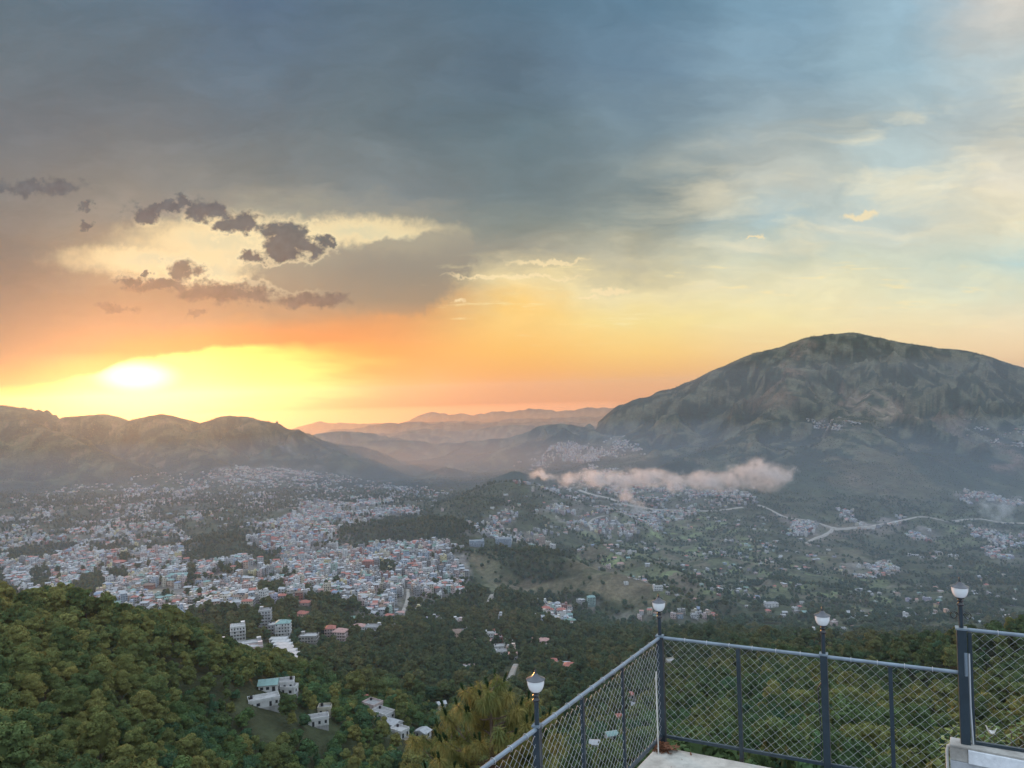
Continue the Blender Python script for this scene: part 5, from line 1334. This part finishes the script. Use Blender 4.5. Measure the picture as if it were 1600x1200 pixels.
def scrap():
    b0 = Vector(tuple(at(1549, 1140, 11.5))); rnd = random.Random(2); m = MB(); n = 7
    for i in range(n+1):
        for j in range(4):
            f = i/n*2-1; w = .022*(1-abs(f)*.75)
            m.v.append(Vector((f*.085+.01*math.sin(j), .012*math.sin(j*2+i), -.045*(1-f*f)+.055*f*f*(1.2 if f < 0 else .5)+(j-1.5)*w+rnd.uniform(-.004, .004))))
    for i in range(n):
        for j in range(3): m.f.append((i*4+j, i*4+4+j, i*4+5+j, i*4+1+j))
    o = m.build('plastic_scrap', plain_mat('white plastic film', (.8, .8, .76), .4), smooth=True); o.location = b0
    s_ = o.modifiers.new('thickness', 'SOLIDIFY'); s_.thickness = .003
    tag(o, 'white scrap of plastic caught in the weeds behind the parapet', 'litter')
scrap()

# ------------------------------------------------------------------ low smoke over the valley
def smoke(name, label, pts, dens, seed):
    """one closed hull of overlapping lumps along a line, filled with uneven smoke"""
    bm = bmesh.new(); rnd = random.Random(seed); P_ = []
    for px, py, D, rx, rz in pts:
        c = at(px, py, D); P_.append((c, rx, rz))
    allc = np.array([c for c, _, _ in P_]); lo = allc.min(0)-[max(p[1] for p in P_)]*3; hi = allc.max(0)+[max(p[1] for p in P_)]*3
    c = (lo+hi)/2; s_ = (hi-lo)/2
    zlo = min(c_[2]-rz*1.3 for c_, _, rz in P_); zhi = max(c_[2]+rz*1.3 for c_, _, rz in P_)
    co = [(x, y, z) for z in (zlo, zhi) for x, y in ((lo[0], lo[1]), (hi[0], lo[1]), (hi[0], hi[1]), (lo[0], hi[1]))]
    me = npmesh(name, co, quads=[(3, 2, 1, 0), (4, 5, 6, 7), (0, 1, 5, 4), (1, 2, 6, 5), (2, 3, 7, 6), (3, 0, 4, 7)])
    m_ = bpy.data.materials.new(name); m_.use_nodes = True; n = NT(m_.node_tree); n.N.clear()
    g = n.new('ShaderNodeNewGeometry').outputs['Position']
    w = n.v('ADD', g, n.v('MULTIPLY', n.v('SUBTRACT', n.noise(g, .010, 4, .6, color=True), (.5, .5, .5)), (190, 150, 120)))
    w = n.v('ADD', w, n.v('MULTIPLY', n.v('SUBTRACT', n.noise(g, .045, 4, .65, color=True), (.5, .5, .5)), (60, 60, 50)))
    cur = None
    for cc, rx, rz in P_:
        q = n.v('LENGTH', n.v('MULTIPLY', n.v('SUBTRACT', w, tuple(cc)), (1/rx, 1/(rx*.9), 1/rz)), out=1)
        cur = q if cur is None else n.m('SMOOTH_MIN', cur, q, .25)
    d = n.m('MULTIPLY', n.ss(cur, 1.15, .15), dens); fine = n.ss(n.noise(g, .022, 5, .68), .38, .62)
    pv = n.new('ShaderNodeVolumePrincipled'); pv.inputs['Color'].default_value = (.99, .98, .97, 1); pv.inputs['Anisotropy'].default_value = .6
    n.put(pv.inputs['Density'], n.m('MULTIPLY', d, n.m('MULTIPLY_ADD', fine, .95, .05)))
    o = n.new('ShaderNodeOutputMaterial'); n.L.new(pv.outputs[0], o.inputs['Volume'])
    me.materials.append(m_); tag(link(name, me), label, kind='stuff')
smoke('smoke', 'long bank of low smoke drifting over the valley road, orange to white', [(845,742,2850,60,16),(885,745,2800,70,30),(930,746,2780,85,42),(975,750,2760,85,36),(1015,746,2740,85,42),(1060,752,2730,80,34),(1105,750,2720,85,42),(1150,748,2710,85,48),(1195,745,2700,90,60),(1228,748,2690,50,42),(985,775,2680,34,34),(1000,792,2640,34,34)], .05, 1)
smoke('smoke', 'small pale smoke plume by the road at the right edge', [(1545,792,2650,45,34),(1565,800,2640,45,30)], .035, 2)

# ------------------------------------------------------------------ telling labels
ANCH = [('the tall white block', 372, 990), ('the stepped terrace building', 446, 1018), ('the white hillside villa', 438, 1080), ('the diagonal white terrace row', 600, 1125), ('the small cream house', 508, 1112),
        ('the golden pine', 750, 1140), ('the bare sports ground', 258, 929), ('the long teal-roofed hall', 280, 903), ('the red brick institution', 186, 882), ('the cream block with teal cap', 567, 935), ('the long pale green school', 694, 912),
        ('the two glazed institute blocks', 766, 846), ('the three slope towers', 856, 852), ('the hamlet below the bald spur', 865, 968), ('the corner lamp', 1023, 950), ('the middle lamp', 1279, 975), ('the tall right lamp', 1498, 930),
        ('the nearest lamp', 833, 1070), ('the tall pink house', 387, 922), ('the mint green block', 457, 922), ('the wide red bungalow', 455, 966), ('the red-roofed forest pair', 524, 992), ('the rusty brown roofed house', 712, 990),
        ('the yellow house with red roof', 892, 1045), ('the corner post', 1031, 1080), ('the middle lamp post', 1290, 1110), ('the thick right post', 1504, 1110), ('the left photo edge', 0, 1000), ('the lower left photo corner', 20, 1195),
        ('the wide white valley villa', 1205, 945), ('the bottom edge under the villa', 420, 1195), ('the mint teal-roofed house', 924, 940), ('the white corner-post house', 1041, 1048), ('the parapet', 1560, 1165),
        ('the golden pine foot', 700, 1195), ('the first right fence post', 1150, 1090), ('the last right fence post', 1390, 1110), ('the upper left crest', 100, 940), ('the crest above the villa', 300, 990)]
ORD = ['nearest', 'second', 'third', 'fourth', 'fifth', 'sixth', 'seventh', 'eighth', 'ninth', 'tenth', 'eleventh', 'twelfth', 'thirteenth', 'fourteenth', 'fifteenth', 'sixteenth', 'seventeenth', 'eighteenth', 'nineteenth', 'twentieth']
def label_all():
    groups = {}
    for it in REG:
        if it.get('tree'): it['ph'] = ('tall ' if it['s'] > 11.5 else 'small ' if it['s'] < 7.5 else '')+it['ph']
        d, a = min((math.hypot(it['x']-x, (it['y']-y)*1.3), nm) for nm, x, y in ANCH); x, y = [(x, y) for nm, x, y in ANCH if nm == a][0]
        dx, dy = it['x']-x, it['y']-y
        it['d'] = d; rel = ('right of' if dx > 0 else 'left of') if abs(dx) > abs(dy) else ('below' if dy > 0 else 'above')
        groups.setdefault((it['ph'], rel, a), []).append(it)
    for (ph, rel, a), L_ in groups.items():
        L_.sort(key=lambda i: i['d'])
        for k, it in enumerate(L_):
            if len(L_) == 1: lab = '%s %s %s' % (ph, rel, a)
            else: lab = '%s, %s %s %s' % (ph, ORD[k] if k < len(ORD) else 'far one', rel, a)
            for w_ in (' hipped', ' gabled', ' sloping'):
                if len(lab.split()) > 16: lab = lab.replace(w_, '')
            if len(lab.split()) > 16: lab = lab.replace('bare concrete', 'concrete')
            it['o']['label'] = lab
label_all()
